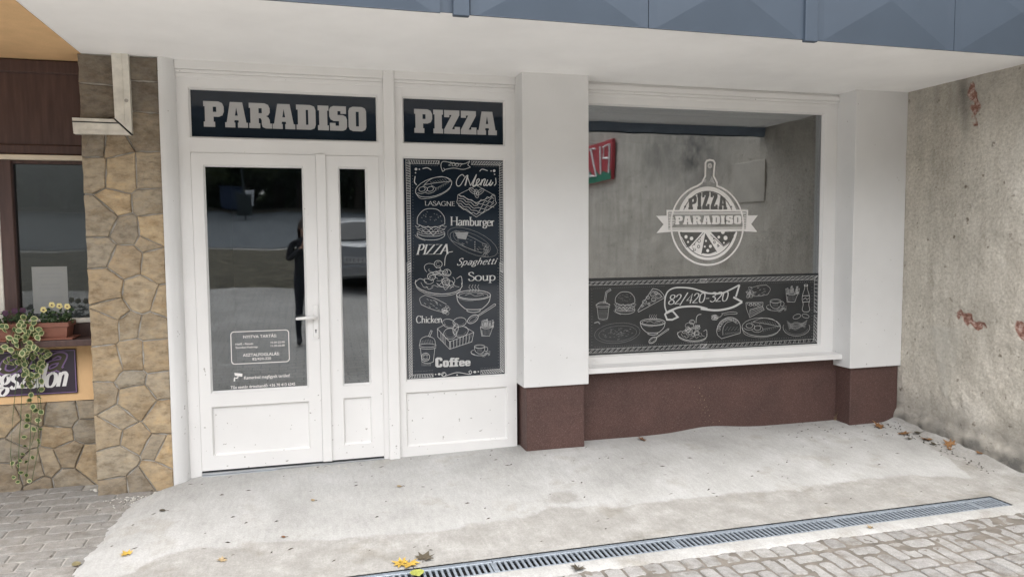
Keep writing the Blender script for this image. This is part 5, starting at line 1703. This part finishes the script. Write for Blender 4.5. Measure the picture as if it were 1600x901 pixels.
for k in range(4):
    b = MB()
    o_ = leaf_shape('oval')
    s_ = .040
    bend = .2 + .1 * k
    P3 = lambda x, y, lift=0: (x * s_, -(lift + abs(x) * .25 + .0) * s_ * bend * 2 + y * y * s_ * .25, y * s_)
    inn = [(x * .68 * (1 + .15 * math.sin(k * 3 + i * 2)), .12 + (y - .05) * .76) for i, (x, y) in enumerate(o_)]
    n = len(o_)
    for i in range(n):
        j = (i + 1) % n
        b.face([P3(*o_[i]), P3(*o_[j]), P3(*inn[j]), P3(*inn[i])], 1)
    c_ = (0, .5)
    for i in range(n):
        b.face([P3(*inn[i]), P3(*inn[(i + 1) % n]), P3(*c_)], 0)
    t = b.build('leaf', [M['ivy_g'], M['ivy_c']], recalc=False)
    ivy_me.append(t.data)
    bpy.data.objects.remove(t)
for i, (x, z) in enumerate(IV):
    for q in range(3 if z > .66 else 1):
        xx, zz = x + (rnd.uniform(-.028, .028) if q else 0), z + (rnd.uniform(-.03, .03) if q else 0)
        y = (-.045 if z > .85 else .07 if z > .5 else .09) + rnd.uniform(-.02, .02)
        inst('leaf', rnd.choice(ivy_me), ivy, (xx, y, zz), (R(rnd.uniform(-35, 25)), R(rnd.uniform(-40, 40)) + (math.pi if rnd.random() < .6 else R(90) * rnd.choice((-1, 1))), R(rnd.uniform(-40, 40))), (1, 1, 1) if z > .35 else (.78,) * 3)
b = MB()
for k, (dx, zb) in enumerate(((-.01, .02), (.02, .0), (-.05, .03), (.03, .24), (-.08, .10))):
    pts = [(-1.68 + dx * .4, .03, .985), (-1.68 + dx * .5, -.035, 1.0), (-1.675 + dx, -.045, .9), (-1.67 + dx, .06, .7), (-1.68 + dx * 1.4, .085, .45), (-1.70 + dx * 1.5, .09, .2), (-1.735 + dx, .09, zb)]
    b.tube([p for p in pts if p[2] >= zb], .0018, 5)
b.build('stem', M['ivy_g'], ivy)

def pansy(label, spots, pm, xs):
    t = thing('pansy_plant', (xs[0], .05, .985), label, 'flower', 'pansies in the flower box')
    b = MB()
    for k in range(130):
        x, y, z = rnd.uniform(*xs), rnd.uniform(.0, .11), rnd.uniform(.985, 1.075)
        d = Vector((rnd.uniform(-1, 1), rnd.uniform(-1, .3), rnd.uniform(.1, 1))).normalized()
        u = d.orthogonal().normalized()
        c_ = Vector((x, y, z))
        l, w = rnd.uniform(.022, .04), rnd.uniform(.006, .011)
        b.face([c_, c_ + d * l * .5 + u * w, c_ + d * l, c_ + d * l * .5 - u * w])
    tag(b.build('foliage', M['foliage'], t, recalc=False), kind='stuff')
    for x, z in spots:
        b = MB()
        y = rnd.uniform(-.005, .03)
        tilt = rnd.uniform(-.3, .3)
        for a in (90 + 35, 90 - 35, 200, 340, 270):
            ca, sa = math.cos(R(a)), math.sin(R(a))
            c_ = (x + ca * .0095, y - .003 * sa, z + sa * .0095)
            b.face([(c_[0] + .0098 * math.cos(i * math.pi / 4), c_[1] + tilt * .01 * math.cos(i * math.pi / 4) - .0002 * a / 90, c_[2] + .0098 * math.sin(i * math.pi / 4)) for i in range(8)], 0)
        b.face([(x + .0052 * math.cos(i * math.pi / 3), y - .005, z + .0048 * math.sin(i * math.pi / 3)) for i in range(6)], 1)
        b.tube([(x, y + .003, z), (x + rnd.uniform(-.02, .02), y + .02, .99)], .0012, 4, mi=2)
        b.build('flower', [pm, M['petal_k'], M['foliage']], t, recalc=False)
pansy('pale yellow pansies with dark eyes at the right end of the flower box', [(-1.573, 1.09), (-1.529, 1.117), (-1.49, 1.109), (-1.445, 1.105)], M['petal_y'], (-1.60, -1.44))
pansy('dark violet pansies behind the ivy at the left of the flower box', [(-1.774, 1.076), (-1.725, 1.088), (-1.689, 1.087), (-1.83, 1.085)], M['petal_v'], (-1.9, -1.66))

# ================================================================== FALLEN LEAVES AND LITTER
def gz(x, y):
    if x > apron_edge(min(y, .04)) and y < .03:
        return apron_z(x, y) if y > -1.757 else -.128
    return pav_z(x, y) + .002
def fallen(name, label, x, y, s, kind, m, rz=0, grp='leaves fallen on the concrete', tilt=.12):
    t_ = MB()
    o_ = leaf_shape(kind)
    r_ = random.Random(int(abs(x * 1000 + y * 777)))
    ca, sa = math.cos(R(rz)), math.sin(R(rz))
    def P3(a, c, k=1.0):
        a, c = a * s * k, (c - .45) * s * k
        d = math.hypot(a, c) / s
        X, Y = x + a * ca - c * sa, y + a * sa + c * ca
        return (X, Y, gz(X, Y) + .004 + s * (.16 * d * d * (1 + .9 * math.sin(a / s * 5 + x * 9)) + tilt * (c / s + .4)))
    n = len(o_)
    c0 = P3(0, .45)
    for i in range(n):
        j = (i + 1) % n
        p, q = o_[i], o_[j]
        mid = lambda u: (u[0] * .5, .45 + (u[1] - .45) * .5)
        t_.face([P3(*p), P3(*q), P3(*mid(q)), P3(*mid(p))])
        t_.face([P3(*mid(p)), P3(*mid(q)), c0])
    o = t_.build(name, m, at=(x, y, gz(x, y)), recalc=False)
    st = MB()
    b0 = P3(0, .05); b1 = P3(.1, -.55)
    st.tube([b0, ((b0[0] + b1[0]) / 2, (b0[1] + b1[1]) / 2, b0[2] + .004), (b1[0], b1[1], gz(b1[0], b1[1]) + .004)], .0013, 5)
    st.build('leaf_stalk', M['twig'], o)
    return tag(o, label, 'leaf', grp)
fallen('fallen_leaf', 'small dark curled leaf on the concrete near the stone pier', -.849, -.56, .034, 'oval', M['leaf_dark'], 70)
fallen('fallen_leaf', 'bright yellow leaf at the left edge of the pale concrete', -.942, -1.024, .036, 'maple', M['leaf_yellow'], 40)
fallen('fallen_leaf', 'round olive leaf where grey pavers meet the concrete', -1.164, -1.028, .042, 'round', M['leaf_olive'], 20)
fallen('fallen_leaf', 'tan leaf lying in front of the narrow door leaf', .50, -.53, .034, 'oval', M['leaf_tan'], 80)
fallen('fallen_leaf', 'dull tan leaf alone on the stained lower concrete', -.471, -1.197, .032, 'maple', M['leaf_tan'], 110)
fallen('fallen_leaf', 'pale tan leaf halfway down the concrete before the door', -.02, -.62, .026, 'oval', M['leaf_tan'], 60)
fallen('fallen_leaf', 'small brown leaf on the bright edge of the concrete', -.175, -1.023, .024, 'oval', M['leaf_brown'], 80)
fallen('fallen_leaf', 'yellow lobed leaf at the near end of the drain', .43, -1.475, .062, 'maple', M['leaf_yellow'], 160, tilt=.1)
fallen('fallen_leaf', 'torn yellow leaf half under the yellow lobed one at the drain', .385, -1.44, .05, 'maple', M['leaf_yellow'], 60, tilt=.1)
fallen('fallen_leaf', 'yellow green leaf folded over the drain grating', .462, -1.565, .085, 'oval', M['leaf_green'], 185, tilt=.05)
fallen('fallen_leaf', 'crumpled dark brown leaf beside the yellow one at the drain', .53, -1.405, .058, 'maple', M['leaf_dark'], -30, tilt=.15)
fallen('fallen_leaf', 'crisp brown leaf at the foot of the brown wall near the first pillar', 2.335, -.105, .045, 'maple', M['leaf_brown'], 75, tilt=.4)
fallen('fallen_leaf', 'curled red brown leaf in the corner under the right pillar', 4.30, -.275, .06, 'maple', M['leaf_brown'], 30, tilt=.5)
for i, (x, y, s, k, mm, rz, lab) in enumerate((
        (4.385, -.475, .065, 'maple', 'leaf_brown', 200, 'large orange brown leaf in the drift along the rough wall'),
        (4.33, -.56, .05, 'oval', 'leaf_dark', 80, 'dark flat leaf at the bright edge of the drift by the rough wall'),
        (4.47, -.50, .05, 'oval', 'leaf_dark', 70, 'dark leaf tucked against the foot of the rough wall'),
        (4.43, -.62, .05, 'maple', 'leaf_brown', 120, 'brown lobed leaf in the middle of the drift by the wall'),
        (4.42, -.70, .04, 'oval', 'leaf_dark', 30, 'small dark leaf at the near end of the drift'),
        (4.49, -.76, .055, 'maple', 'leaf_brown', 10, 'brown leaf with raised lobes at the near end of the drift'),
        (4.44, -.82, .04, 'oval', 'leaf_brown', 60, 'thin brown leaf curled on its side beyond the drift'),
        (4.525, -.99, .035, 'maple', 'leaf_brown', 95, 'small rust leaf alone near the rough wall'))):
    fallen('fallen_leaf', lab, x, y, s, k, M[mm], rz, 'drift of leaves along the rough wall', .3)
fallen('fallen_leaf', 'brown leaf scraps at the edge of the pale pavers', 1.224, -1.745, .045, 'maple', M['leaf_dark'], 140, 'leaves fallen on the pavers', .3)
fallen('fallen_leaf', 'small yellow brown leaf on the strip beyond the drain', 2.968, -1.712, .022, 'maple', M['leaf_tan'], 20, 'leaves fallen on the pavers', .3)
fallen('fallen_leaf', 'pale yellow leaf on the grey pavers at the left frame edge', -1.58, -.93, .04, 'maple', M['leaf_tan'], 20, 'leaves fallen on the pavers', .1)

b = MB()
tw = random.Random(5)
def bit(x, y, L_, w, a):
    z = gz(x, y) + .002
    ca, sa = math.cos(a) * L_ / 2, math.sin(a) * L_ / 2
    nx_, ny_ = -math.sin(a) * w, math.cos(a) * w
    zz = z + tw.uniform(0, .004)
    b.face([(x - ca, y - sa, z), (x + nx_, y + ny_, zz + w), (x + ca, y + sa, z + .001)])
    b.face([(x - ca, y - sa, z), (x - nx_, y - ny_, z), (x + ca, y + sa, z + .001)])
    b.face([(x + nx_, y + ny_, zz + w), (x - nx_, y - ny_, z), (x + ca, y + sa, z + .001)])
    b.face([(x + nx_, y + ny_, zz + w), (x - ca, y - sa, z), (x - nx_, y - ny_, z)])
for i in range(115):
    x, y = tw.uniform(-1.05, 4.45), -.03 - 1.4 * tw.random() ** 1.2
    bit(x, y, tw.uniform(.010, .042), tw.uniform(.0010, .0020), tw.uniform(-.5, .9))
for i in range(60):
    x, y = 3.0 + 1.5 * tw.random() ** .6, -.02 - .5 * tw.random()
    bit(x, y, tw.uniform(.006, .03), tw.uniform(.001, .003), tw.uniform(0, 3))
for i in range(70):
    y = -.2 - 1.0 * tw.random()
    bit(4.5 - .12 * tw.random() - .05 * abs(y), y, tw.uniform(.008, .03), tw.uniform(.002, .005), tw.uniform(0, 3))
for i in range(25):
    bit(tw.uniform(-1.9, -1.1), tw.uniform(-1.1, -.1), tw.uniform(.01, .025), .002, tw.uniform(0, 3))
tag(b.build('twig_litter', M['twig'], recalc=False), kind='stuff')
b = MB()
for i in range(80):
    x, y = -1.08 + .12 * tw.gauss(0, 1) * .6, -.14 - .08 * abs(tw.gauss(0, 1))
    r_ = tw.uniform(.0015, .005)
    b.ball((x, y, gz(x, y) + r_ * .6), (r_ * 1.3, r_, r_ * .8), 5, 4)
for x, y, r_ in ((-1.345, .03, .010), (-1.335, .01, .007), (-1.37, .045, .006), (.15, -.09, .004), (.19, -.14, .005), (.1, -.2, .004)):
    b.ball((x, y, gz(x, y) + r_ * .5), (r_ * 1.4, r_, r_ * .8), 6, 4)
tag(b.build('grit', M['grit'], recalc=False), kind='stuff')
dw = MB()
for k in range(4):
    dw.tube([(4.10, -.02 - .004 * k, -.01), (4.10 + .01 * (k - 1), -.03, .03), (4.105 + .018 * (k - 1.5), -.045, .045 + .012 * k)], [.0016, .0012, .0006], 4)
tag(dw.build('dry_weed', M['leaf_tan']), 'tiny dry weed stalk in the corner of the brown wall and pillar', 'weed')

# ================================================================== ACROSS THE SQUARE (seen mirrored in the panes)
# --- the person holding the phone this view is taken from
pe = thing('person', (-.06, -5.36, pav_z(0, -5.36)), 'person in dark jacket and trousers holding up a phone, mirrored in the door glass', 'person')
gzp = pav_z(0, -5.36)
V, E_, RAD = [], [], []
def jn(p, r, parent=None):
    V.append(p); RAD.append(r)
    if parent is not None:
        E_.append((parent, len(V) - 1))
    return len(V) - 1
ox, oy = -.06, -5.36
T = lambda x, y, z: (ox + x, oy + y, gzp + z)
pel = jn(T(0, 0, .93), .125)
wa = jn(T(0, 0, 1.06), .118, pel)
ch = jn(T(0, -.01, 1.24), .135, wa)
sh = jn(T(0, -.01, 1.37), .085, ch)
nk = jn(T(0, .005, 1.45), .052, sh)
hd0 = jn(T(0, .02, 1.53), .062, nk)
hd1 = jn(T(0, .025, 1.60), .082, hd0)
hd2 = jn(T(0, .02, 1.68), .060, hd1)
for s_ in (-1, 1):
    hp = jn(T(s_ * .095, 0, .86), .092, pel)
    kn = jn(T(s_ * .105, .015, .47), .058, hp)
    an = jn(T(s_ * .11, -.02, .09), .038, kn)
    he = jn(T(s_ * .11, .03, .045), .042, an)
    jn(T(s_ * .125, .16, .035), .030, he)
    so = jn(T(s_ * .165, -.01, 1.37), .062, sh)
    el = jn(T(s_ * .215, .06, 1.13), .045, so)
    wr = jn(T(s_ * .095 + .06, .225, 1.30), .027, el)
    pa = jn(T(s_ * .080 + .06, .25, 1.355), .030, wr)
    base = V[pa]
    for k in range(4):                                         # four fingers round the back edge of the phone
        a = jn((base[0] - s_ * .002, base[1] + .022 + .004 * k, base[2] + .012 + .016 * k), .0085, pa)
        b2 = jn((base[0] - s_ * .016, base[1] + .030 + .002 * k, base[2] + .016 + .0165 * k), .0078, a)
        jn((base[0] - s_ * (.030 - .003 * abs(k - 1)), base[1] + .032, base[2] + .019 + .0165 * k), .007, b2)
    t1 = jn((base[0] - s_ * .012, base[1] - .012, base[2] + .03), .010, pa)
    jn((base[0] - s_ * .030, base[1] - .010, base[2] + .055), .0085, t1)
me = bpy.data.meshes.new('body')
me.from_pydata(V, E_, [])
tmp = bpy.data.objects.new('body', me)
COL.objects.link(tmp)
sk = tmp.modifiers.new('skin', 'SKIN')
for i, d in enumerate(me.skin_vertices[0].data):
    d.radius = (RAD[i] * (1.25 if i in (pel, wa, ch) else 1), RAD[i] * (.85 if i in (pel, wa, ch) else 1))
    d.use_root = i == pel
sub = tmp.modifiers.new('sub', 'SUBSURF')
sub.levels = 2
sub.render_levels = 2
dg = bpy.context.evaluated_depsgraph_get()
bm_ = bpy.data.meshes.new_from_object(tmp.evaluated_get(dg))
bpy.data.objects.remove(tmp)
for v in bm_.vertices:
    v.co -= WP[pe.name]
bm_.materials.clear()
for k in ('jacket', 'jeans', 'skin', 'shoe'):
    bm_.materials.append(M[k])
for p in bm_.polygons:
    c = p.center
    z = c.z
    hand = c.y > .215 and 1.28 < z < 1.5
    p.material_index = 3 if z < .075 else 1 if z < .93 else 2 if (z > 1.455 or hand) else 0
    p.use_smooth = True
body = bpy.data.objects.new('body', bm_)
COL.objects.link(body)
body.parent = pe
b = MB()
b.ball(T(0, .0, 1.635), (.098, .105, .105), 14, 10)
for k in range(40):
    a = rnd.uniform(R(185), R(355))
    b.tube([T(.09 * math.cos(a), .01 + .09 * math.sin(a), 1.66), T(.105 * math.cos(a), .0 + .105 * math.sin(a), 1.56), T(.10 * math.cos(a), .0 + .10 * math.sin(a), 1.46 - rnd.uniform(0, .04))], [.014, .013, .004], 5)
b.build('hair', M['hair'], pe, smooth=True)
b = MB()
for s_ in (-1, 1):
    b.ball(T(s_ * .032, .100, 1.605), (.012, .008, .008), 8, 6)
b.build('eyes', M['eye'], pe, smooth=True).name = 'eye'
b = MB()
b.ball(T(0, .112, 1.578), (.011, .016, .018), 8, 6)
b.tube([T(0, .103, 1.61), T(0, .118, 1.574)], [.006, .010], 6)
b.build('nose', M['skin'], pe, smooth=True)
b = MB()
b.ball(T(0, .098, 1.543), (.022, .007, .006), 8, 5)
b.build('mouth', M['lip'], pe, smooth=True)
for s_ in (-1, 1):
    b = MB()
    b.ball(T(s_ * .084, .01, 1.595), (.010, .018, .028), 8, 6)
    b.build('ear', M['skin'], pe, smooth=True)
ph = thing('phone', (0, -5.09, 1.45), 'black phone held upright in both hands', 'phone')
b = MB()
b.box(-.037, .037, -5.098, -5.090, 1.365, 1.512)
b.build('phone_case', M['rubber'], ph, bevel=.003)
b = MB()
b.tube([(.0, -5.0895, 1.5), (.0, -5.0875, 1.5)], .007, 10)
b.build('lens', M['car_glass'], ph)

# --- parked car, its back to the shop
cz = pav_z(0, -9.6)
carx, cary = .85, -9.15
car = thing('parked_car', (carx, cary - 2, cz), 'silver parked car with its back to the shop, mirrored in the narrow pane', 'car')
prof = [(0, .38), (0, .62), (.03, .86), (.12, .93), (.55, .95), (1.05, 1.38), (1.5, 1.45), (2.3, 1.42), (3.0, .98), (3.9, .82), (4.15, .62), (4.18, .36), (3.9, .24), (.3, .24)]
halfw = [.78, .82, .80, .76, .74, .60, .57, .57, .72, .70, .68, .70, .74, .76]
b = MB()
n = len(prof)
Lf = [(carx - w, cary - y, cz + z) for (y, z), w in zip(prof, halfw)]
Rt = [(carx + w, cary - y, cz + z) for (y, z), w in zip(prof, halfw)]
for i in range(n):
    j = (i + 1) % n
    b.face([Lf[i], Lf[j], Rt[j], Rt[i]])
b.face(Lf); b.face(Rt[::-1])
b.build('body', M['car'], car, bevel=.05, seg=2, smooth=True)
def quad(name, m, pts, parent):
    q = MB(); q.face(pts)
    return q.build(name, m, parent, recalc=False)
quad('rear_window', M['car_glass'], [(carx - .60, cary - .60 + .03, cz + 1.0), (carx + .60, cary - .60 + .03, cz + 1.0), (carx + .53, cary - 1.0 + .03, cz + 1.35), (carx - .53, cary - 1.0 + .03, cz + 1.35)], car)
for s_ in (-1, 1):
    quad('side_window', M['car_glass'], [(carx + s_ * .755, cary - .75, cz + 1.0), (carx + s_ * .735, cary - 2.8, cz + 1.0), (carx + s_ * .62, cary - 2.3, cz + 1.36), (carx + s_ * .625, cary - 1.15, cz + 1.36)], car)
    box('tail_lamp', M['tail'], car, carx + s_ * .70 - .09, carx + s_ * .70 + .09, cary - .06, cary + .012, cz + .66, cz + .82, bevel=.015)
    for yy in (.75, 3.35):
        w = MB()
        w.tube([(carx + s_ * .80, cary - yy, cz + .31), (carx + s_ * .62, cary - yy, cz + .31)], .31, 20)
        wh = w.build('wheel', M['rubber'], car, bevel=.02)
        w = MB()
        w.tube([(carx + s_ * .805, cary - yy, cz + .31), (carx + s_ * .79, cary - yy, cz + .31)], .2, 14)
        w.build('rim', M['alu'], wh)
box('bumper', M['car'], car, carx - .80, carx + .80, cary - .1, cary + .05, cz + .30, cz + .50, bevel=.03, seg=2)
pt = box('number_plate', M['plate'], car, carx - .26, carx + .26, cary + .0, cary + .014, cz + .535, cz + .645, bevel=.004)
b = MB()
for k in range(6):
    x = carx + .20 - k * .075 - (.03 if k > 2 else 0)
    b.box(x - .022, x - .006, cary + .0145, cary + .016, cz + .555, cz + .625)
    if k % 2:
        b.box(x - .006, x + .022, cary + .0145, cary + .016, cz + .555, cz + .568)
    b.box(x - .006, x + .022, cary + .0145, cary + .016, cz + .612, cz + .625)
tag(b.build('plate_characters', M['ink'], pt), kind='stuff')

# --- litter bin on a post, blue container
zb = pav_z(0, -28)
bn = thing('litter_bin', (-2.62, -28, zb), 'dark litter bin on a post beside the road, mirrored in the door glass', 'bin')
box('bin_body', M['bin'], bn, -2.95, -2.30, -28.25, -27.75, zb + .25, zb + 1.15, bevel=.05, seg=2)
b = MB(); b.tube([(-2.62, -28.3, zb), (-2.62, -28.3, zb + 2.4)], .05, 8)
b.build('post', M['bin'], bn)
wsn = thing('road_sign', (-2.5, -29.5, zb), 'small white board on a post at the roadside', 'sign')
b = MB(); b.tube([(-2.5, -29.5, zb), (-2.5, -29.5, zb + 1.4)], .04, 8)
b.build('post', M['alu'], wsn)
box('board', M['sign_w'], wsn, -2.7, -2.3, -29.45, -29.4, zb + .7, zb + 1.4, bevel=.02)
for k, x in enumerate((-3.7,)):
    zc = pav_z(0, -34.5)
    bc = thing('waste_container', (x, -34.5, zc), 'blue waste container across the road near the litter bin', 'container')
    prism_ = MB()
    for (h0, h1, w0, w1) in ((.1, 1.05, .46, .55),):
        A_ = [(x - w0, -34.5 - .35, zc + h0), (x + w0, -34.5 - .35, zc + h0), (x + w0, -34.5 + .35, zc + h0), (x - w0, -34.5 + .35, zc + h0)]
        B_ = [(x - w1, -34.5 - .42, zc + h1), (x + w1, -34.5 - .42, zc + h1), (x + w1, -34.5 + .42, zc + h1), (x - w1, -34.5 + .42, zc + h1)]
        prism_.face(A_); prism_.face(B_)
        for i in range(4):
            prism_.face([A_[i], A_[(i + 1) % 4], B_[(i + 1) % 4], B_[i]])
    prism_.build('container_body', M['blue_c'], bc, bevel=.03)
    box('lid', M['blue_c'], bc, x - .57, x + .57, -34.95, -34.06, zc + 1.06, zc + 1.16, bevel=.04, seg=2)

# --- wooded bank closing the view behind the trees
b = MB()
wr_ = random.Random(3)
for i in range(42000):
    x = wr_.uniform(-75, 75)
    y = wr_.uniform(-53, -47)
    h = 8.5 + 3 * noise.noise((x * .12, 0, 0)) + 1.5 * noise.noise((x * .5, 3, 0))
    z = pav_z(0, -50) - .5 + h * wr_.random() ** .8
    u = Vector((wr_.gauss(0, 1), wr_.gauss(0, .5), wr_.gauss(0, 1))).normalized()
    w = u.orthogonal().normalized()
    s_ = wr_.uniform(.3, .7)
    p = Vector((x, y, z))
    b.face([p - u * s_, p + w * s_ * .6, p + u * s_, p - w * s_ * .6])
tag(b.build('wooded_bank', M['tree_leaf'], recalc=False), kind='stuff')

# --- trees across the road
def crown_mesh(seed, n):
    r_ = random.Random(seed)
    b = MB()
    cl = [(r_.gauss(0, 1.15), r_.gauss(0, 1.15), r_.uniform(-1.9, 2.3), r_.uniform(.6, 1.25)) for _ in range(26)]
    for i in range(n):
        c = cl[i % len(cl)]
        d = Vector((r_.gauss(0, 1), r_.gauss(0, 1), r_.gauss(0, 1))).normalized() * c[3] * r_.random() ** .4
        p = Vector(c[:3]) + d
        u = Vector((r_.gauss(0, 1), r_.gauss(0, 1), r_.gauss(0, 1))).normalized()
        w = u.orthogonal().normalized()
        s_ = r_.uniform(.09, .19)
        b.face([p - u * s_, p + w * s_ * .55, p + u * s_, p - w * s_ * .55])
    o = b.build('crown', M['tree_leaf'], recalc=False)
    me = o.data
    bpy.data.objects.remove(o)
    return me
crowns = [crown_mesh(i, 3600) for i in range(3)]
def trunk_mesh(seed):
    r_ = random.Random(seed)
    b = MB()
    b.tube([(0, 0, -.3), (.03, 0, 1), (-.04, .05, 2.6), (.05, 0, 4.4), (.1, .1, 6.2)], [.24, .19, .16, .11, .04], 9)
    for k in range(8):
        a = k * 2.4
        z = 2.2 + k * .42
        b.tube([(0, 0, z), (.7 * math.cos(a), .7 * math.sin(a), z + .7), (1.5 * math.cos(a), 1.5 * math.sin(a), z + 1.3)], [.07, .045, .015], 6)
    o = b.build('trunk', M['bark'], smooth=True)
    me = o.data
    bpy.data.objects.remove(o)
    return me
trunks = [trunk_mesh(i) for i in range(2)]
TR = [(-13, -37, 1.1), (-9.2, -36, 1.25), (-6.2, -38.5, 1.3), (-3.2, -36.5, 1.2), (-.4, -38, 1.35), (2.6, -36.5, 1.2), (5.4, -39, 1.3), (9, -37, 1.2), (13, -38, 1.3), (-7.5, -43, 1.6), (-1.8, -43.5, 1.6), (3.6, -44, 1.65), (8.2, -43, 1.6)]
WHERE = ['far left end of the row', 'second from the left end', 'just left of the blue container', 'behind the blue container', 'right of the blue container', 'straight across from the parked car', 'right of the car in the front row', 'second from the right end', 'far right end of the row', 'tall, back row behind the container', 'tall, back row middle left', 'tall, back row middle right', 'tall, back row at the right']
for i, (x, y, s_) in enumerate(TR):
    z = pav_z(x, y)
    t = thing('broadleaf_tree', (x, y, z), 'leafy tree across the road, ' + WHERE[i], 'tree', 'trees across the road')
    inst('trunk', trunks[i % 2], t, (x, y, z), (0, 0, i * 1.3), (s_, s_, s_))
    inst('crown', crowns[i % 3], t, (x, y, z + 4.3 * s_), (0, 0, i * 2.1), (s_ * 1.25, s_ * 1.25, s_ * 1.15))
    if i < 9:
        inst('crown', crowns[(i + 1) % 3], t, (x, y, z + 2.0 * s_), (0, 0, i * .7), (s_ * 1.1, s_ * 1.1, s_ * .5))
